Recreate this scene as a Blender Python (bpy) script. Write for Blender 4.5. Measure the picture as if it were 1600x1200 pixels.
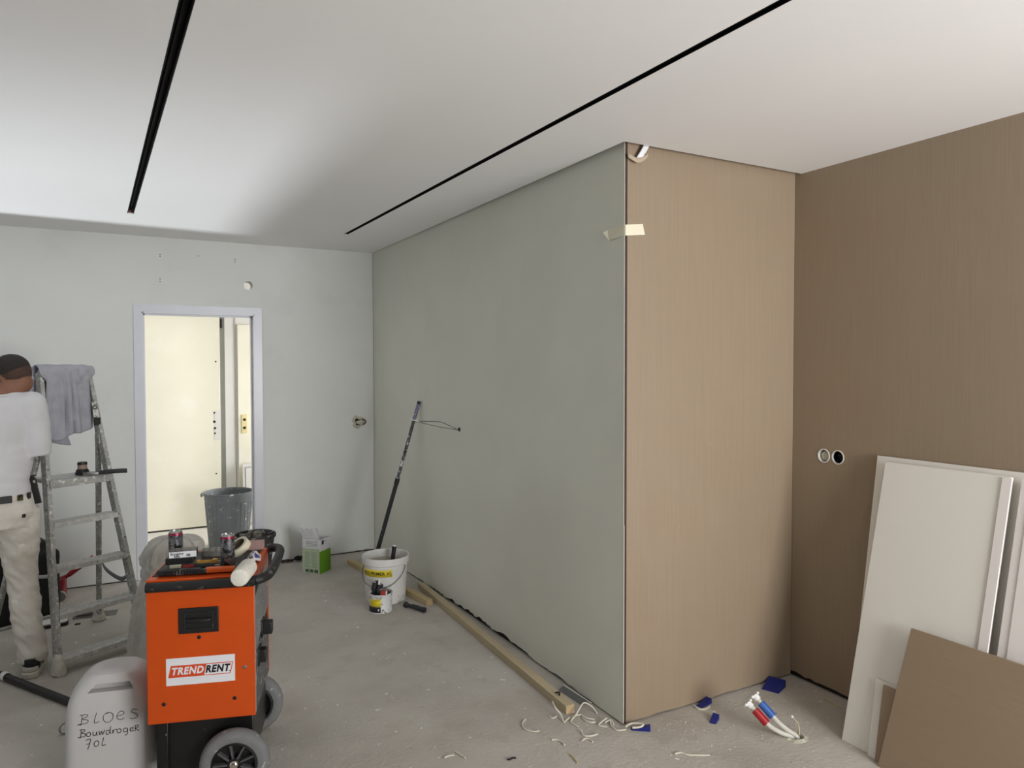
import bpy, bmesh, math, random
from mathutils import Vector, Matrix, Euler, noise as mnoise

# ------------------------------------------------------------------ scene, camera, world, lights, exposure
for o in list(bpy.data.objects):
    bpy.data.objects.remove(o, do_unlink=True)
C = bpy.context.scene.collection
scene = bpy.context.scene
vs = scene.view_settings
vs.view_transform = 'Standard'
vs.look = 'None'
vs.gamma = 1.0
vs.use_curve_mapping = False
vs.exposure = 0.08

FPX, YAW, PITCH, ROLL, CAMH = 1131.56, 0.5024, -0.0277, -0.0014, 1.6333
HC = 2.60                       # ceiling
X1, YB, Y1, X2 = 1.992, 6.143, 2.587, 3.085     # grey wall, end wall, veneer end face, veneer side wall
XL, YR = -2.60, -1.90           # wall with the window on the left, wall with the garden doors behind
WT = 0.12                       # partition thickness at the doorway
HALLY = 7.84

FW = Vector((math.sin(YAW)*math.cos(PITCH), math.cos(YAW)*math.cos(PITCH), math.sin(PITCH)))
_r = Vector((math.cos(YAW), -math.sin(YAW), 0)); _u = _r.cross(FW)
RT = _r*math.cos(ROLL) + _u*math.sin(ROLL)
UP = -_r*math.sin(ROLL) + _u*math.cos(ROLL)
EYE = Vector((0, 0, CAMH))
cam = bpy.data.cameras.new('camera')
cam.sensor_width = 36.0
cam.lens = 36.0*FPX/1600.0
cam.clip_start = 0.05
camo = bpy.data.objects.new('camera', cam)
C.objects.link(camo)
M = Matrix.Identity(4)
for i in range(3):
    M[i][0] = RT[i]; M[i][1] = UP[i]; M[i][2] = -FW[i]; M[i][3] = EYE[i]
camo.matrix_world = M
scene.camera = camo

def ray(x, y):
    return FW + RT*((x-800.0)/FPX) + UP*((600.0-y)/FPX)
def onz(x, y, z=0.0):
    d = ray(x, y); return EYE + d*((z-CAMH)/d.z)
def onx(x, y, X):
    d = ray(x, y); return EYE + d*(X/d.x)
def ony(x, y, Y):
    d = ray(x, y); return EYE + d*(Y/d.y)

def lin(r, g, b):
    f = lambda v: (v/12.92 if v <= 0.04045 else ((v+0.055)/1.055)**2.4)
    return (f(r/255.0), f(g/255.0), f(b/255.0), 1.0)

w = bpy.data.worlds.new('daylight')
scene.world = w
w.use_nodes = True
bgn = w.node_tree.nodes['Background']
bgn.inputs[0].default_value = (0.80, 0.90, 1.0, 1)
bgn.inputs[1].default_value = 0.25

def area(name, loc, rot, sx, sy, power, col):
    l = bpy.data.lights.new(name, 'AREA')
    l.shape = 'RECTANGLE'; l.size = sx; l.size_y = sy
    l.energy = power; l.color = col
    o = bpy.data.objects.new(name, l); C.objects.link(o)
    o.location = loc; o.rotation_euler = rot
    return o
R = math.radians
# daylight entering: garden doors behind the photographer, window in the left wall, window at the end of the hall
area('garden_door_daylight', (2.20, YR-0.10, 1.45), (R(102), 0, 0), 1.6, 1.7, 196, (0.985, 0.99, 1.0))
area('side_window_daylight', (XL-0.30, 2.50, 0.80), (0, R(-135), 0), 0.9, 1.4, 14, (0.86, 0.95, 1.0))
area('hall_window_daylight', (2.75, 7.05, 1.35), (0, R(90), 0), 1.9, 1.2, 80, (1.0, 0.99, 0.97))
# added spot lamp low outside the side window, throws the bright ceiling patch
gl = bpy.data.lights.new('ceiling_patch_spot', 'SPOT'); gl.energy = 5200; gl.color = (0.90, 0.95, 1.0)
gl.spot_size = R(34); gl.spot_blend = 1.0; gl.shadow_soft_size = 0.22
glo = bpy.data.objects.new('ceiling_patch_spot', gl); C.objects.link(glo)
glo.location = (XL-7.0, 5.00, -3.22)
glo.rotation_euler = (Vector((XL, 5.3, 0.75))-Vector(glo.location)).to_track_quat('-Z', 'Y').to_euler()

# ------------------------------------------------------------------ materials
def mat(name, col, rough=0.6, metal=0.0, var=0.06, vscale=6.0, bump=0.0, bscale=60.0,
        specks=None, streak=None, spec=0.5, stretch=None, blotch=None):
    """specks: list of (colour, scale, threshold, softness); streak: (axis scale vec, strength)"""
    m = bpy.data.materials.new(name); m.use_nodes = True
    nt = m.node_tree; N = nt.nodes; L = nt.links
    b = N['Principled BSDF']
    b.inputs['Roughness'].default_value = rough
    b.inputs['Metallic'].default_value = metal
    b.inputs['Specular IOR Level'].default_value = spec
    tc = N.new('ShaderNodeTexCoord')
    co = tc.outputs['Object']
    def nz(scale, detail=3.0, vec=None, rough_=0.55):
        n = N.new('ShaderNodeTexNoise'); n.inputs['Scale'].default_value = scale
        n.inputs['Detail'].default_value = detail; n.inputs['Roughness'].default_value = rough_
        L.new(vec or co, n.inputs['Vector']); return n.outputs['Fac']
    def mix(a, bcol, fac):
        x = N.new('ShaderNodeMix'); x.data_type = 'RGBA'
        if isinstance(a, tuple): x.inputs[6].default_value = a
        else: L.new(a, x.inputs[6])
        if isinstance(bcol, tuple): x.inputs[7].default_value = bcol
        else: L.new(bcol, x.inputs[7])
        if isinstance(fac, float): x.inputs[0].default_value = fac
        else: L.new(fac, x.inputs[0])
        return x.outputs[2]
    def ramp(f, lo, hi):
        r = N.new('ShaderNodeMapRange'); L.new(f, r.inputs[0])
        r.inputs[1].default_value = lo; r.inputs[2].default_value = hi
        return r.outputs[0]
    lo = tuple(max(0, c*(1-var)) for c in col[:3])+(1,)
    hi = tuple(min(1, c*(1+var)) for c in col[:3])+(1,)
    cur = mix(lo, hi, ramp(nz(vscale, 4), 0.3, 0.7)) if var > 0 else col
    if stretch:                     # wood grain: noise stretched along one axis
        sv, sc, amount, col2 = stretch
        mp = N.new('ShaderNodeMapping'); mp.inputs['Scale'].default_value = sv
        L.new(co, mp.inputs['Vector'])
        g = nz(sc, 5, mp.outputs[0], 0.65)
        g2 = N.new('ShaderNodeMath'); g2.operation = 'MULTIPLY'; g2.inputs[1].default_value = amount
        L.new(ramp(g, 0.36, 0.66), g2.inputs[0])
        cur = mix(cur, col2, g2.outputs[0])
    if blotch:
        for (bc, sc, a, bb, amt) in blotch:
            g2 = N.new('ShaderNodeMath'); g2.operation = 'MULTIPLY'; g2.inputs[1].default_value = amt
            L.new(ramp(nz(sc, 6), a, bb), g2.inputs[0])
            cur = mix(cur, bc, g2.outputs[0])
    if specks:
        for (scol, sc, thr, soft) in specks:
            cur = mix(cur, scol, ramp(nz(sc, 2.5), thr, thr+soft))
    if isinstance(cur, tuple): b.inputs['Base Color'].default_value = cur
    else: L.new(cur, b.inputs['Base Color'])
    if bump > 0:
        bp = N.new('ShaderNodeBump'); bp.inputs['Strength'].default_value = bump
        bp.inputs['Distance'].default_value = 0.01
        L.new(nz(bscale, 5), bp.inputs['Height']); L.new(bp.outputs[0], b.inputs['Normal'])
    return m

WHITE = lin(235, 235, 232)
M_ceiling = mat('ceiling_paint', lin(240, 239, 238), 0.75, var=0.012, vscale=1.5, bump=0.05, bscale=180)
M_backwall = mat('plaster_white', lin(222, 223, 219), 0.8, var=0.03, vscale=1.4, bump=0.08, bscale=90,
                 blotch=[(lin(206, 207, 203), 2.2, 0.55, 0.75, 0.5)])
M_greywall = mat('paint_grey_green', lin(220, 220, 207), 0.62, var=0.035, vscale=1.3, bump=0.06, bscale=120,
                 blotch=[(lin(211, 212, 200), 1.9, 0.5, 0.72, 0.6)])
M_othwall = mat('plaster_plain', lin(178, 175, 168), 0.85, var=0.03, vscale=1.5)
M_veneer = mat('veneer_oak_vertical', lin(149, 132, 111), 0.45, var=0.03, vscale=1.2,
               stretch=((170, 170, 1.3), 2.4, 0.42, lin(127, 110, 90)),
               blotch=[(lin(143, 121, 97), 3.0, 0.5, 0.75, 0.3)],
               specks=[(lin(176, 164, 148), 34, 0.775, 0.02)])
M_veneer2 = M_veneer
M_veneer_panel = mat('veneer_offcut', lin(150, 130, 106), 0.45, var=0.03, vscale=2,
               stretch=((1.3, 170, 170), 2.4, 0.42, lin(129, 109, 87)))
M_concrete = mat('concrete_screed', lin(182, 176, 167), 0.9, var=0.08, vscale=2.3, bump=0.35, bscale=55,
                 blotch=[(lin(156, 147, 136), 1.6, 0.48, 0.70, 0.65), (lin(194, 190, 183), 0.9, 0.5, 0.75, 0.5),
                         (lin(160, 151, 139), 7.0, 0.55, 0.75, 0.5)],
                 specks=[(lin(226, 223, 216), 21, 0.695, 0.03), (lin(220, 216, 208), 58, 0.70, 0.03),
                         (lin(112, 104, 96), 40, 0.72, 0.03)])
M_hallfloor = mat('hall_floor_pale', lin(225, 222, 214), 0.7, var=0.05, vscale=4)
M_white = mat('white_satin', lin(228, 226, 222), 0.45, var=0.02)
M_frame = mat('steel_frame_white', lin(214, 215, 222), 0.28, var=0.02, bump=0.06, bscale=140)
M_cream = mat('cream_old_paint', lin(240, 236, 218), 0.5, var=0.03, vscale=2.5,
              blotch=[(lin(246, 244, 234), 2.4, 0.60, 0.72, 0.8)])
M_yellowed = mat('yellowed_plastic', lin(232, 216, 160), 0.45)
M_grey = mat('grey_paint', lin(128, 127, 120), 0.55)
M_black = mat('black_matt', lin(20, 20, 21), 0.5, var=0.15)
M_dark = mat('dark_gap', lin(44, 38, 31), 0.95)
M_darkwood = mat('dark_panel_edge', lin(58, 36, 28), 0.7)
M_track = mat('black_track', lin(9, 9, 10), 0.65, var=0.1, spec=0.2)
M_trackend = mat('track_connector', lin(150, 120, 120), 0.5)
M_alu = mat('aluminium_spattered', lin(162, 162, 158), 0.5, 0.2, var=0.22, vscale=14,
            specks=[(lin(214, 212, 206), 48, 0.55, 0.10), (lin(92, 90, 84), 60, 0.62, 0.08)], bump=0.15, bscale=45)
M_alu2 = mat('aluminium_step', lin(190, 190, 187), 0.5, 0.12, var=0.12, vscale=9,
            specks=[(lin(212, 210, 204), 34, 0.52, 0.16), (lin(92, 90, 82), 60, 0.66, 0.06)], bump=0.15, bscale=45)
M_alu_clean = mat('aluminium_plain', lin(160, 160, 160), 0.35, 0.8, var=0.06)
M_crust = mat('foot_crusted', lin(196, 190, 178), 0.9, var=0.15, vscale=25, bump=0.5, bscale=60)
M_chrome = mat('chrome', lin(215, 210, 200), 0.18, 1.0, var=0.03)
M_steel = mat('steel_dull', lin(150, 150, 150), 0.4, 0.9)

# ------------------------------------------------------------------ mesh helpers
class MB:
    """collects shapes; build() links them as one mesh object"""
    def __init__(s): s.v = []; s.f = []; s.mi = []; s.cur = 0
    def add(s, vs_, fs):
        o = len(s.v); s.v += [tuple(v) for v in vs_]
        for f in fs: s.f.append([i+o for i in f]); s.mi.append(s.cur)
        return s
    def box(s, c, d, rot=None):
        hx, hy, hz = d[0]/2, d[1]/2, d[2]/2
        vs_ = [Vector((x, y, z)) for x in (-hx, hx) for y in (-hy, hy) for z in (-hz, hz)]
        if rot is not None: vs_ = [rot @ v for v in vs_]
        c = Vector(c)
        return s.add([v+c for v in vs_], [(0, 1, 3, 2), (4, 6, 7, 5), (0, 4, 5, 1), (2, 3, 7, 6), (0, 2, 6, 4), (1, 5, 7, 3)])
    def hexa(s, b4, t4):
        return s.add(list(b4)+list(t4), [(3, 2, 1, 0), (4, 5, 6, 7), (0, 1, 5, 4), (1, 2, 6, 5), (2, 3, 7, 6), (3, 0, 4, 7)])
    def bar(s, p0, p1, w, h, up=(0, 0, 1)):
        p0 = Vector(p0); p1 = Vector(p1); d = (p1-p0).normalized(); up = Vector(up)
        a = d.cross(up).normalized(); b = a.cross(d).normalized()
        q = lambda p: [p+a*(i*w/2)+b*(j*h/2) for i, j in ((-1, -1), (1, -1), (1, 1), (-1, 1))]
        return s.hexa(q(p0), q(p1))
    def tube(s, pts, r, n=10, cap=True, closed=False):
        pts = [Vector(p) for p in pts]; m = len(pts)
        rs = r if isinstance(r, (list, tuple)) else [r]*m
        vs_ = []; fs = []
        prev = None
        for i, p in enumerate(pts):
            if closed: t = (pts[(i+1) % m]-pts[i-1])
            else: t = pts[min(i+1, m-1)]-pts[max(i-1, 0)]
            t = t.normalized() if t.length > 1e-9 else Vector((0, 0, 1))
            if prev is None:
                a = t.orthogonal().normalized()
            else:
                a = prev-t*prev.dot(t)
                a = a.normalized() if a.length > 1e-6 else t.orthogonal().normalized()
            prev = a; b = t.cross(a)
            for k in range(n):
                an = 2*math.pi*k/n
                vs_.append(p+(a*math.cos(an)+b*math.sin(an))*rs[i])
        for i in range(m if closed else m-1):
            for k in range(n):
                k2 = (k+1) % n; i2 = (i+1) % m
                fs.append((i*n+k, i*n+k2, i2*n+k2, i2*n+k))
        if cap and not closed:
            fs.append(tuple(range(n-1, -1, -1))); fs.append(tuple((m-1)*n+k for k in range(n)))
        return s.add(vs_, fs)
    def cyl(s, p0, p1, r0, r1=None, n=24):
        return s.tube([p0, p1], [r0, r0 if r1 is None else r1], n)
    def lathe(s, prof, n=32, c=(0, 0, 0), rot=None, sx=1.0, sy=1.0, cap=False):
        vs_ = []; fs = []; m = len(prof); c = Vector(c)
        for (r, z) in prof:
            for k in range(n):
                a = 2*math.pi*k/n
                v = Vector((r*math.cos(a)*sx, r*math.sin(a)*sy, z))
                if rot is not None: v = rot @ v
                vs_.append(v+c)
        for i in range(m-1):
            for k in range(n):
                k2 = (k+1) % n
                fs.append((i*n+k, i*n+k2, (i+1)*n+k2, (i+1)*n+k))
        if cap and prof[0][0] > 1e-6: fs.append(tuple(range(n-1, -1, -1)))
        if cap and prof[-1][0] > 1e-6: fs.append(tuple((m-1)*n+k for k in range(n)))
        return s.add(vs_, fs)
    def prism(s, outline, z0, z1, mtx=None):
        n = len(outline)
        vs_ = [Vector((x, y, z0)) for x, y in outline]+[Vector((x, y, z1)) for x, y in outline]
        if mtx is not None: vs_ = [mtx @ v for v in vs_]
        fs = [tuple(range(n-1, -1, -1)), tuple(range(n, 2*n))]
        fs += [(i, (i+1) % n, n+(i+1) % n, n+i) for i in range(n)]
        return s.add(vs_, fs)
    def ball(s, c, r, n=16, m=10, rot=None):
        rr = r if isinstance(r, (tuple, list)) else (r, r, r)
        c = Vector(c); vs_ = []; fs = []
        for i in range(m+1):
            th = math.pi*i/m
            for k in range(n):
                a = 2*math.pi*k/n
                v = Vector((rr[0]*math.sin(th)*math.cos(a), rr[1]*math.sin(th)*math.sin(a), rr[2]*math.cos(th)))
                if rot is not None: v = rot @ v
                vs_.append(v+c)
        for i in range(m):
            for k in range(n):
                k2 = (k+1) % n
                fs.append((i*n+k, (i+1)*n+k, (i+1)*n+k2, i*n+k2))
        return s.add(vs_, fs)
    def capsule(s, p0, p1, r0, r1, n=14):
        s.tube([p0, p1], [r0, r1], n); s.ball(p0, r0, n, 8); s.ball(p1, r1, n, 8); return s
    def grid(s, fn, nu, nv):
        vs_ = [fn(i/nu, j/nv) for j in range(nv+1) for i in range(nu+1)]
        fs = [(j*(nu+1)+i, j*(nu+1)+i+1, (j+1)*(nu+1)+i+1, (j+1)*(nu+1)+i) for j in range(nv) for i in range(nu)]
        return s.add(vs_, fs)
    def build(s, name, material, parent=None, bevel=0.0, smooth=35, bseg=2, solid=0.0, merge=True):
        me = bpy.data.meshes.new(name)
        me.from_pydata(s.v, [], s.f)
        mats = material if isinstance(material, (list, tuple)) else [material]
        for m in mats: me.materials.append(m)
        if len(mats) > 1: me.polygons.foreach_set('material_index', s.mi)
        bm = bmesh.new(); bm.from_mesh(me)
        if merge: bmesh.ops.remove_doubles(bm, verts=bm.verts, dist=1e-6)
        bmesh.ops.recalc_face_normals(bm, faces=bm.faces)
        bm.to_mesh(me); bm.free()
        if smooth:
            me.shade_smooth(); me.set_sharp_from_angle(angle=R(smooth))
        o = bpy.data.objects.new(name, me); C.objects.link(o)
        if parent is not None: o.parent = parent
        if solid:
            md = o.modifiers.new('solid', 'SOLIDIFY'); md.thickness = solid; md.offset = 0
        if bevel:
            md = o.modifiers.new('bevel', 'BEVEL'); md.width = bevel; md.segments = bseg
            md.limit_method = 'ANGLE'; md.angle_limit = R(40)
        return o

def tag(o, label, cat, group=None):
    o['label'] = label; o['category'] = cat
    if group: o['group'] = group
    return o
def thing(name, label, cat, loc=(0, 0, 0), rotz=0.0, group=None):
    o = bpy.data.objects.new(name, None); C.objects.link(o)
    o.empty_display_size = 0.05
    o.location = loc; o.rotation_euler = (0, 0, rotz)
    return tag(o, label, cat, group)
def struct(o):
    o['kind'] = 'structure'; return o
def apply_mods(o):
    dg = bpy.context.evaluated_depsgraph_get(); dg.update()
    me = bpy.data.meshes.new_from_object(o.evaluated_get(dg))
    o.modifiers.clear(); o.data = me; return o
def bez(pts, n=10):
    """Catmull-Rom through the points"""
    P = [Vector(p) for p in pts]; out = []
    for i in range(len(P)-1):
        p0 = P[max(i-1, 0)]; p1 = P[i]; p2 = P[i+1]; p3 = P[min(i+2, len(P)-1)]
        for k in range(n):
            t = k/n
            out.append(0.5*((2*p1)+(p2-p0)*t+(2*p0-5*p1+4*p2-p3)*t*t+(3*p1-p0-3*p2+p3)*t**3))
    out.append(P[-1]); return out
def remesh(mb, name, material, parent=None, voxel=0.008, smooth_it=6, disp=None):
    """union of overlapping shapes as one continuous skin"""
    o = mb.build(name, material, parent, smooth=0, merge=False)
    md = o.modifiers.new('r', 'REMESH'); md.mode = 'VOXEL'; md.voxel_size = voxel; md.use_smooth_shade = True
    md = o.modifiers.new('s', 'SMOOTH'); md.iterations = smooth_it; md.factor = 0.5
    apply_mods(o)
    if disp:
        me = o.data
        for v, nrm in zip(me.vertices, [x.vector.copy() for x in me.vertex_normals]):
            v.co += nrm*disp(v.co)
    o.data.shade_smooth()
    return o
def text(body, size, material, parent, mtx, name='lettering', shear=0.0, bold=0.0, sx=1.0, depth=0.0004, align='CENTER', spacing=1.0):
    cu = bpy.data.curves.new(name, 'FONT'); cu.body = body; cu.size = size
    cu.align_x = align; cu.align_y = 'CENTER'; cu.shear = shear; cu.offset = bold
    cu.space_character = spacing; cu.extrude = depth; cu.resolution_u = 3
    t = bpy.data.objects.new(name, cu); C.objects.link(t)
    dg = bpy.context.evaluated_depsgraph_get(); dg.update()
    me = bpy.data.meshes.new_from_object(t.evaluated_get(dg))
    bpy.data.objects.remove(t, do_unlink=True); bpy.data.curves.remove(cu)
    me.transform(Matrix.Diagonal((sx, 1, 1, 1))); me.transform(mtx)
    me.materials.clear(); me.materials.append(material)
    o = bpy.data.objects.new(name, me); C.objects.link(o); o.parent = parent
    return o
def frame(origin, ex, ez):
    """matrix whose local x runs along ex, local y (text up) along ez, local z out of the surface"""
    ex = Vector(ex).normalized(); ez = Vector(ez).normalized(); n = ex.cross(ez)
    m = Matrix.Identity(4)
    for i in range(3): m[i][0] = ex[i]; m[i][1] = ez[i]; m[i][2] = n[i]; m[i][3] = origin[i]
    return m
RZ = lambda a: Matrix.Rotation(a, 3, 'Z')
RX = lambda a: Matrix.Rotation(a, 3, 'X')
RY = lambda a: Matrix.Rotation(a, 3, 'Y')

# ------------------------------------------------------------------ the room
rnd = random.Random(7)
def cut(o, cutter):
    md = o.modifiers.new('b', 'BOOLEAN'); md.operation = 'DIFFERENCE'; md.solver = 'EXACT'; md.object = cutter
    apply_mods(o); bpy.data.objects.remove(cutter, do_unlink=True); return o

# floor: a fine grid so the screed is slightly uneven where nothing stands
fl = MB().box(((XL+X2)/2+0.05, (YR+YB)/2+0.0, -0.05), (X2-XL+0.5, YB-YR+0.24, 0.1))
floor = struct(fl.build('floor', M_concrete, smooth=0))
hf = struct(MB().box((0.9, (YB+WT+HALLY+0.1)/2, -0.05), (4.4, HALLY+0.1-YB-WT, 0.1)).build('floor_hall', M_hallfloor, smooth=0))
struct(MB().box((0.595, YB+WT-0.02, 0.004), (0.80, 0.03, 0.012)).build('trim_1', M_grey, bevel=0.003))

# round floor hole for the water pipes
HOLE = onz(1243, 1152)
cut(floor, MB().cyl(HOLE+Vector((0, 0, -0.06)), HOLE+Vector((0, 0, 0.05)), 0.026, 0.036, 14).build('c', M_dark))

# wall at the end with the doorway, the round duct hole and the opened socket hole
wb = MB().box(((XL+X1)/2, YB+WT/2, 1.36), (X1-XL+0.02, WT, 2.73)).build('wall_back', M_backwall, smooth=0)
DX0, DX1, DZ = 0.190, 0.998, 2.03
cut(wb, MB().box(((DX0+DX1)/2, YB+WT/2, DZ/2-0.1), (DX1-DX0, 0.6, DZ+0.2)).build('c', M_backwall))
duct = ony(388, 446, YB)
cut(wb, MB().cyl(duct+Vector((0, -0.1, 0)), duct+Vector((0, 0.4, 0)), 0.034, n=28).build('c', M_backwall))
sock = ony(560, 659, YB)
cb = MB(); ring = []
for k in range(18):
    a = 2*math.pi*k/18; rr = 0.03*(1+0.28*math.sin(3*a+1)+0.12*math.sin(7*a))
    ring.append((rr*1.15*math.cos(a), rr*math.sin(a)*0.9))
cb.prism(ring, -0.05, 0.05, Matrix.Translation(sock) @ Matrix.Rotation(R(90), 4, 'X'))
cut(wb, cb.build('c', M_backwall))
for q in ((250, 436), (250, 440), (250, 397.5), (250, 400.5), (310, 400), (367, 405), (367, 409)):
    p_ = ony(q[0], q[1], YB)
    cut(wb, MB().cyl(p_+Vector((0, -0.02, 0)), p_+Vector((0, 0.03, 0)), 0.0042, n=8).build('c', M_dark))
struct(wb); wb.data.materials[0] = M_backwall

# ragged joint between the end wall and the screed
def crack(name, pts, h0, h1, off, material, seed):
    """low irregular dark joint line along a wall foot"""
    rn = random.Random(seed); mb = MB(); n = len(pts)
    a = Vector(pts[0]); b = Vector(pts[1]); d = (b-a); L_ = d.length; d.normalize()
    k = max(8, int(L_/0.035)); top = []
    for i in range(k+1):
        t = i/k
        top.append(h0+(h1-h0)*rn.random()*(0.5+0.5*math.sin(t*9+seed)))
    nrm = Vector(off)
    vs_ = []; fs = []
    for i in range(k+1):
        p_ = a+d*(L_*i/k)
        vs_ += [p_+nrm*(0.9+0.2*rn.random()), p_+Vector((0, 0, max(0.002, top[i])))+nrm*0.2]
    for i in range(k): fs.append((2*i, 2*i+2, 2*i+3, 2*i+1))
    mb.add(vs_, fs)
    return mb.build(name, material, smooth=0)
o = crack('trim_2', ((XL+0.02, YB-0.0005, 0.001), (DX0-0.07, YB-0.0005, 0.001)), 0.006, 0.014, (0, -0.010, 0), M_dark, 3); struct(o)
o = crack('trim_3', ((DX1+0.07, YB-0.0005, 0.001), (X1-0.01, YB-0.0005, 0.001)), 0.006, 0.016, (0, -0.012, 0), M_dark, 5); struct(o)

# grey-green wall: plaster skin with a broken lower edge in front of a dark core
def skin(name, a, b, z1, nrm, thick, low, material, seed, dens=0.03):
    rn = random.Random(seed); a = Vector(a); b = Vector(b); d = b-a; L_ = d.length; d.normalize(); nrm = Vector(nrm)
    k = int(L_/dens); f = []; g = []; vs_ = []; fs = []
    w_ = 0.0
    for i in range(k+1):
        t = i/k; w_ = 0.55*w_+0.45*(rn.random()-0.5)
        z = low(t)*(1+1.3*w_)
        p_ = a+d*(L_*t)
        vs_ += [p_+Vector((0, 0, max(z, 0.001))), p_+Vector((0, 0, z1)), p_-nrm*thick+Vector((0, 0, max(z, 0.001))), p_-nrm*thick+Vector((0, 0, z1))]
    for i in range(k):
        o_ = 4*i
        fs += [(o_, o_+4, o_+5, o_+1), (o_+2, o_+3, o_+7, o_+6), (o_, o_+2, o_+6, o_+4), (o_+1, o_+5, o_+7, o_+3)]
    fs += [(0, 1, 3, 2), (4*k, 4*k+2, 4*k+3, 4*k+1)]
    return struct(MB().add(vs_, fs).build(name, material, smooth=0))
GW = skin('wall_right', (X1, Y1+0.001, 0), (X1, YB, 0), 2.72, (-1, 0, 0), 0.02,
     lambda t: 0.006+0.026*max(0, math.sin(math.pi*min(1, max(0, (t-0.03)/0.80))))**1.3, M_greywall, 11)
wire_hole = onx(718, 671, X1)
cut(GW, MB().cyl(wire_hole+Vector((-0.05, 0, 0)), wire_hole+Vector((0.018, 0, 0)), 0.011, n=10).build('c', M_dark))
struct(MB().box((X1+0.022+0.05, (Y1+YB)/2+0.02, 1.36), (0.10, YB-Y1-0.03, 2.72)).build('wall_core', M_dark, smooth=0))
# corner bead and dark edge of the veneer board
struct(MB().box((X1+0.0005, Y1-0.0005, 0.46), (0.0024, 0.003, 0.90)).build('trim_4', M_white, smooth=0))
struct(MB().box((X1+0.0085, Y1+0.004, 1.31), (0.0128, 0.008, 2.61)).build('trim_5', M_darkwood, smooth=0))
EF = skin('wall_alcove', (X1+0.015, Y1, 0), (X2, Y1, 0), 2.66, (0, -1, 0), 0.018, lambda t: 0.009, M_veneer, 21)
struct(MB().box(((X1+X2)/2+0.06, Y1+0.02+0.05, 1.36), (X2-X1+0.1, 0.10, 2.72)).build('wall_alcove_core', M_dark, smooth=0))
SW = skin('wall_side', (X2, YR, 0), (X2, Y1-0.001, 0), 2.70, (-1, 0, 0), 0.018, lambda t: 0.012+0.012*(t > 0.90), M_veneer2, 23)
struct(MB().box((X2+0.02+0.05, (YR+Y1)/2, 1.36), (0.10, Y1-YR+0.3, 2.72)).build('wall_side_core', M_dark, smooth=0))
BX = [onx(1287.5, 712, X2), onx(1309.5, 714.5, X2)]
for p_ in BX:
    cut(SW, MB().cyl(p_+Vector((-0.05, 0, 0)), p_+Vector((0.06, 0, 0)), 0.033, n=28).build('c', M_veneer2))
    core = bpy.data.objects['wall_side_core']
    cut(core, MB().cyl(p_+Vector((-0.05, 0, 0)), p_+Vector((0.07, 0, 0)), 0.0335, n=28).build('c', M_dark))

# walls outside the view: window on the left, garden doors behind
LW0, LW1, LWZ0, LWZ1 = 1.60, 5.55, 0.60, 2.35
lw = MB().box((XL-0.06, (YR+YB)/2, 1.36), (0.12, YB-YR+0.26, 2.73)).build('wall_left', M_othwall, smooth=0)
cut(lw, MB().box((XL-0.06, (LW0+LW1)/2, (LWZ0+LWZ1)/2), (0.6, LW1-LW0, LWZ1-LWZ0)).build('c', M_othwall)); struct(lw)
RW0, RW1, RWZ = 1.35, 3.02, 2.36
rw = MB().box(((XL+X2)/2, YR-0.06, 1.36), (X2-XL+0.3, 0.12, 2.73)).build('wall_rear', M_othwall, smooth=0)
RWZ0 = 0.58
cut(rw, MB().box(((RW0+RW1)/2, YR-0.06, (RWZ+RWZ0)/2), (RW1-RW0, 0.6, RWZ-RWZ0)).build('c', M_othwall)); struct(rw)
def glassmat():
    m = bpy.data.materials.new('window_glass'); m.use_nodes = True; nt = m.node_tree; N = nt.nodes
    N.remove(N['Principled BSDF']); out = N['Material Output']
    t = N.new('ShaderNodeBsdfTransparent'); g = N.new('ShaderNodeBsdfGlossy'); g.inputs['Roughness'].default_value = 0.02
    f = N.new('ShaderNodeFresnel'); f.inputs[0].default_value = 1.45; x = N.new('ShaderNodeMixShader')
    nt.links.new(f.outputs[0], x.inputs[0]); nt.links.new(t.outputs[0], x.inputs[1]); nt.links.new(g.outputs[0], x.inputs[2])
    nt.links.new(x.outputs[0], out.inputs[0]); return m
M_glass = glassmat()
def window(name, p0, p1, z0, z1, nmul, n):
    p0 = Vector(p0); p1 = Vector(p1)
    root = bpy.data.objects.new(name, None); C.objects.link(root); struct(root)
    fr = MB(); up = Vector((0, 0, 1))
    for z in (z0+0.03, z1-0.03): fr.bar(p0+up*z, p1+up*z, 0.06, 0.06)
    for k in range(nmul+1):
        q = p0.lerp(p1, k/nmul); q = q.lerp((p0+p1)/2, 0.03/((p1-p0).length/2)*(1 if k in (0, nmul) else 0))
        fr.bar(q+up*(z0+0.06), q+up*(z1-0.06), 0.06, 0.06, (1, 0.01, 0))
    fr.build('window_frame', M_white, root, smooth=0)
    for k in range(nmul):
        a = p0.lerp(p1, k/nmul); b = p0.lerp(p1, (k+1)/nmul)
        MB().add([a+up*(z0+.05), b+up*(z0+.05), b+up*(z1-.05), a+up*(z1-.05)], [(0, 1, 2, 3)]).build('pane', M_glass, root, smooth=0)
    return root
window('window_1', (XL-0.03, LW0, 0), (XL-0.03, LW1, 0), LWZ0, LWZ1, 1, 0)
window('window_2', (RW0, YR-0.03, 0), (RW1, YR-0.03, 0), RWZ0, RWZ, 2, 0)

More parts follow.
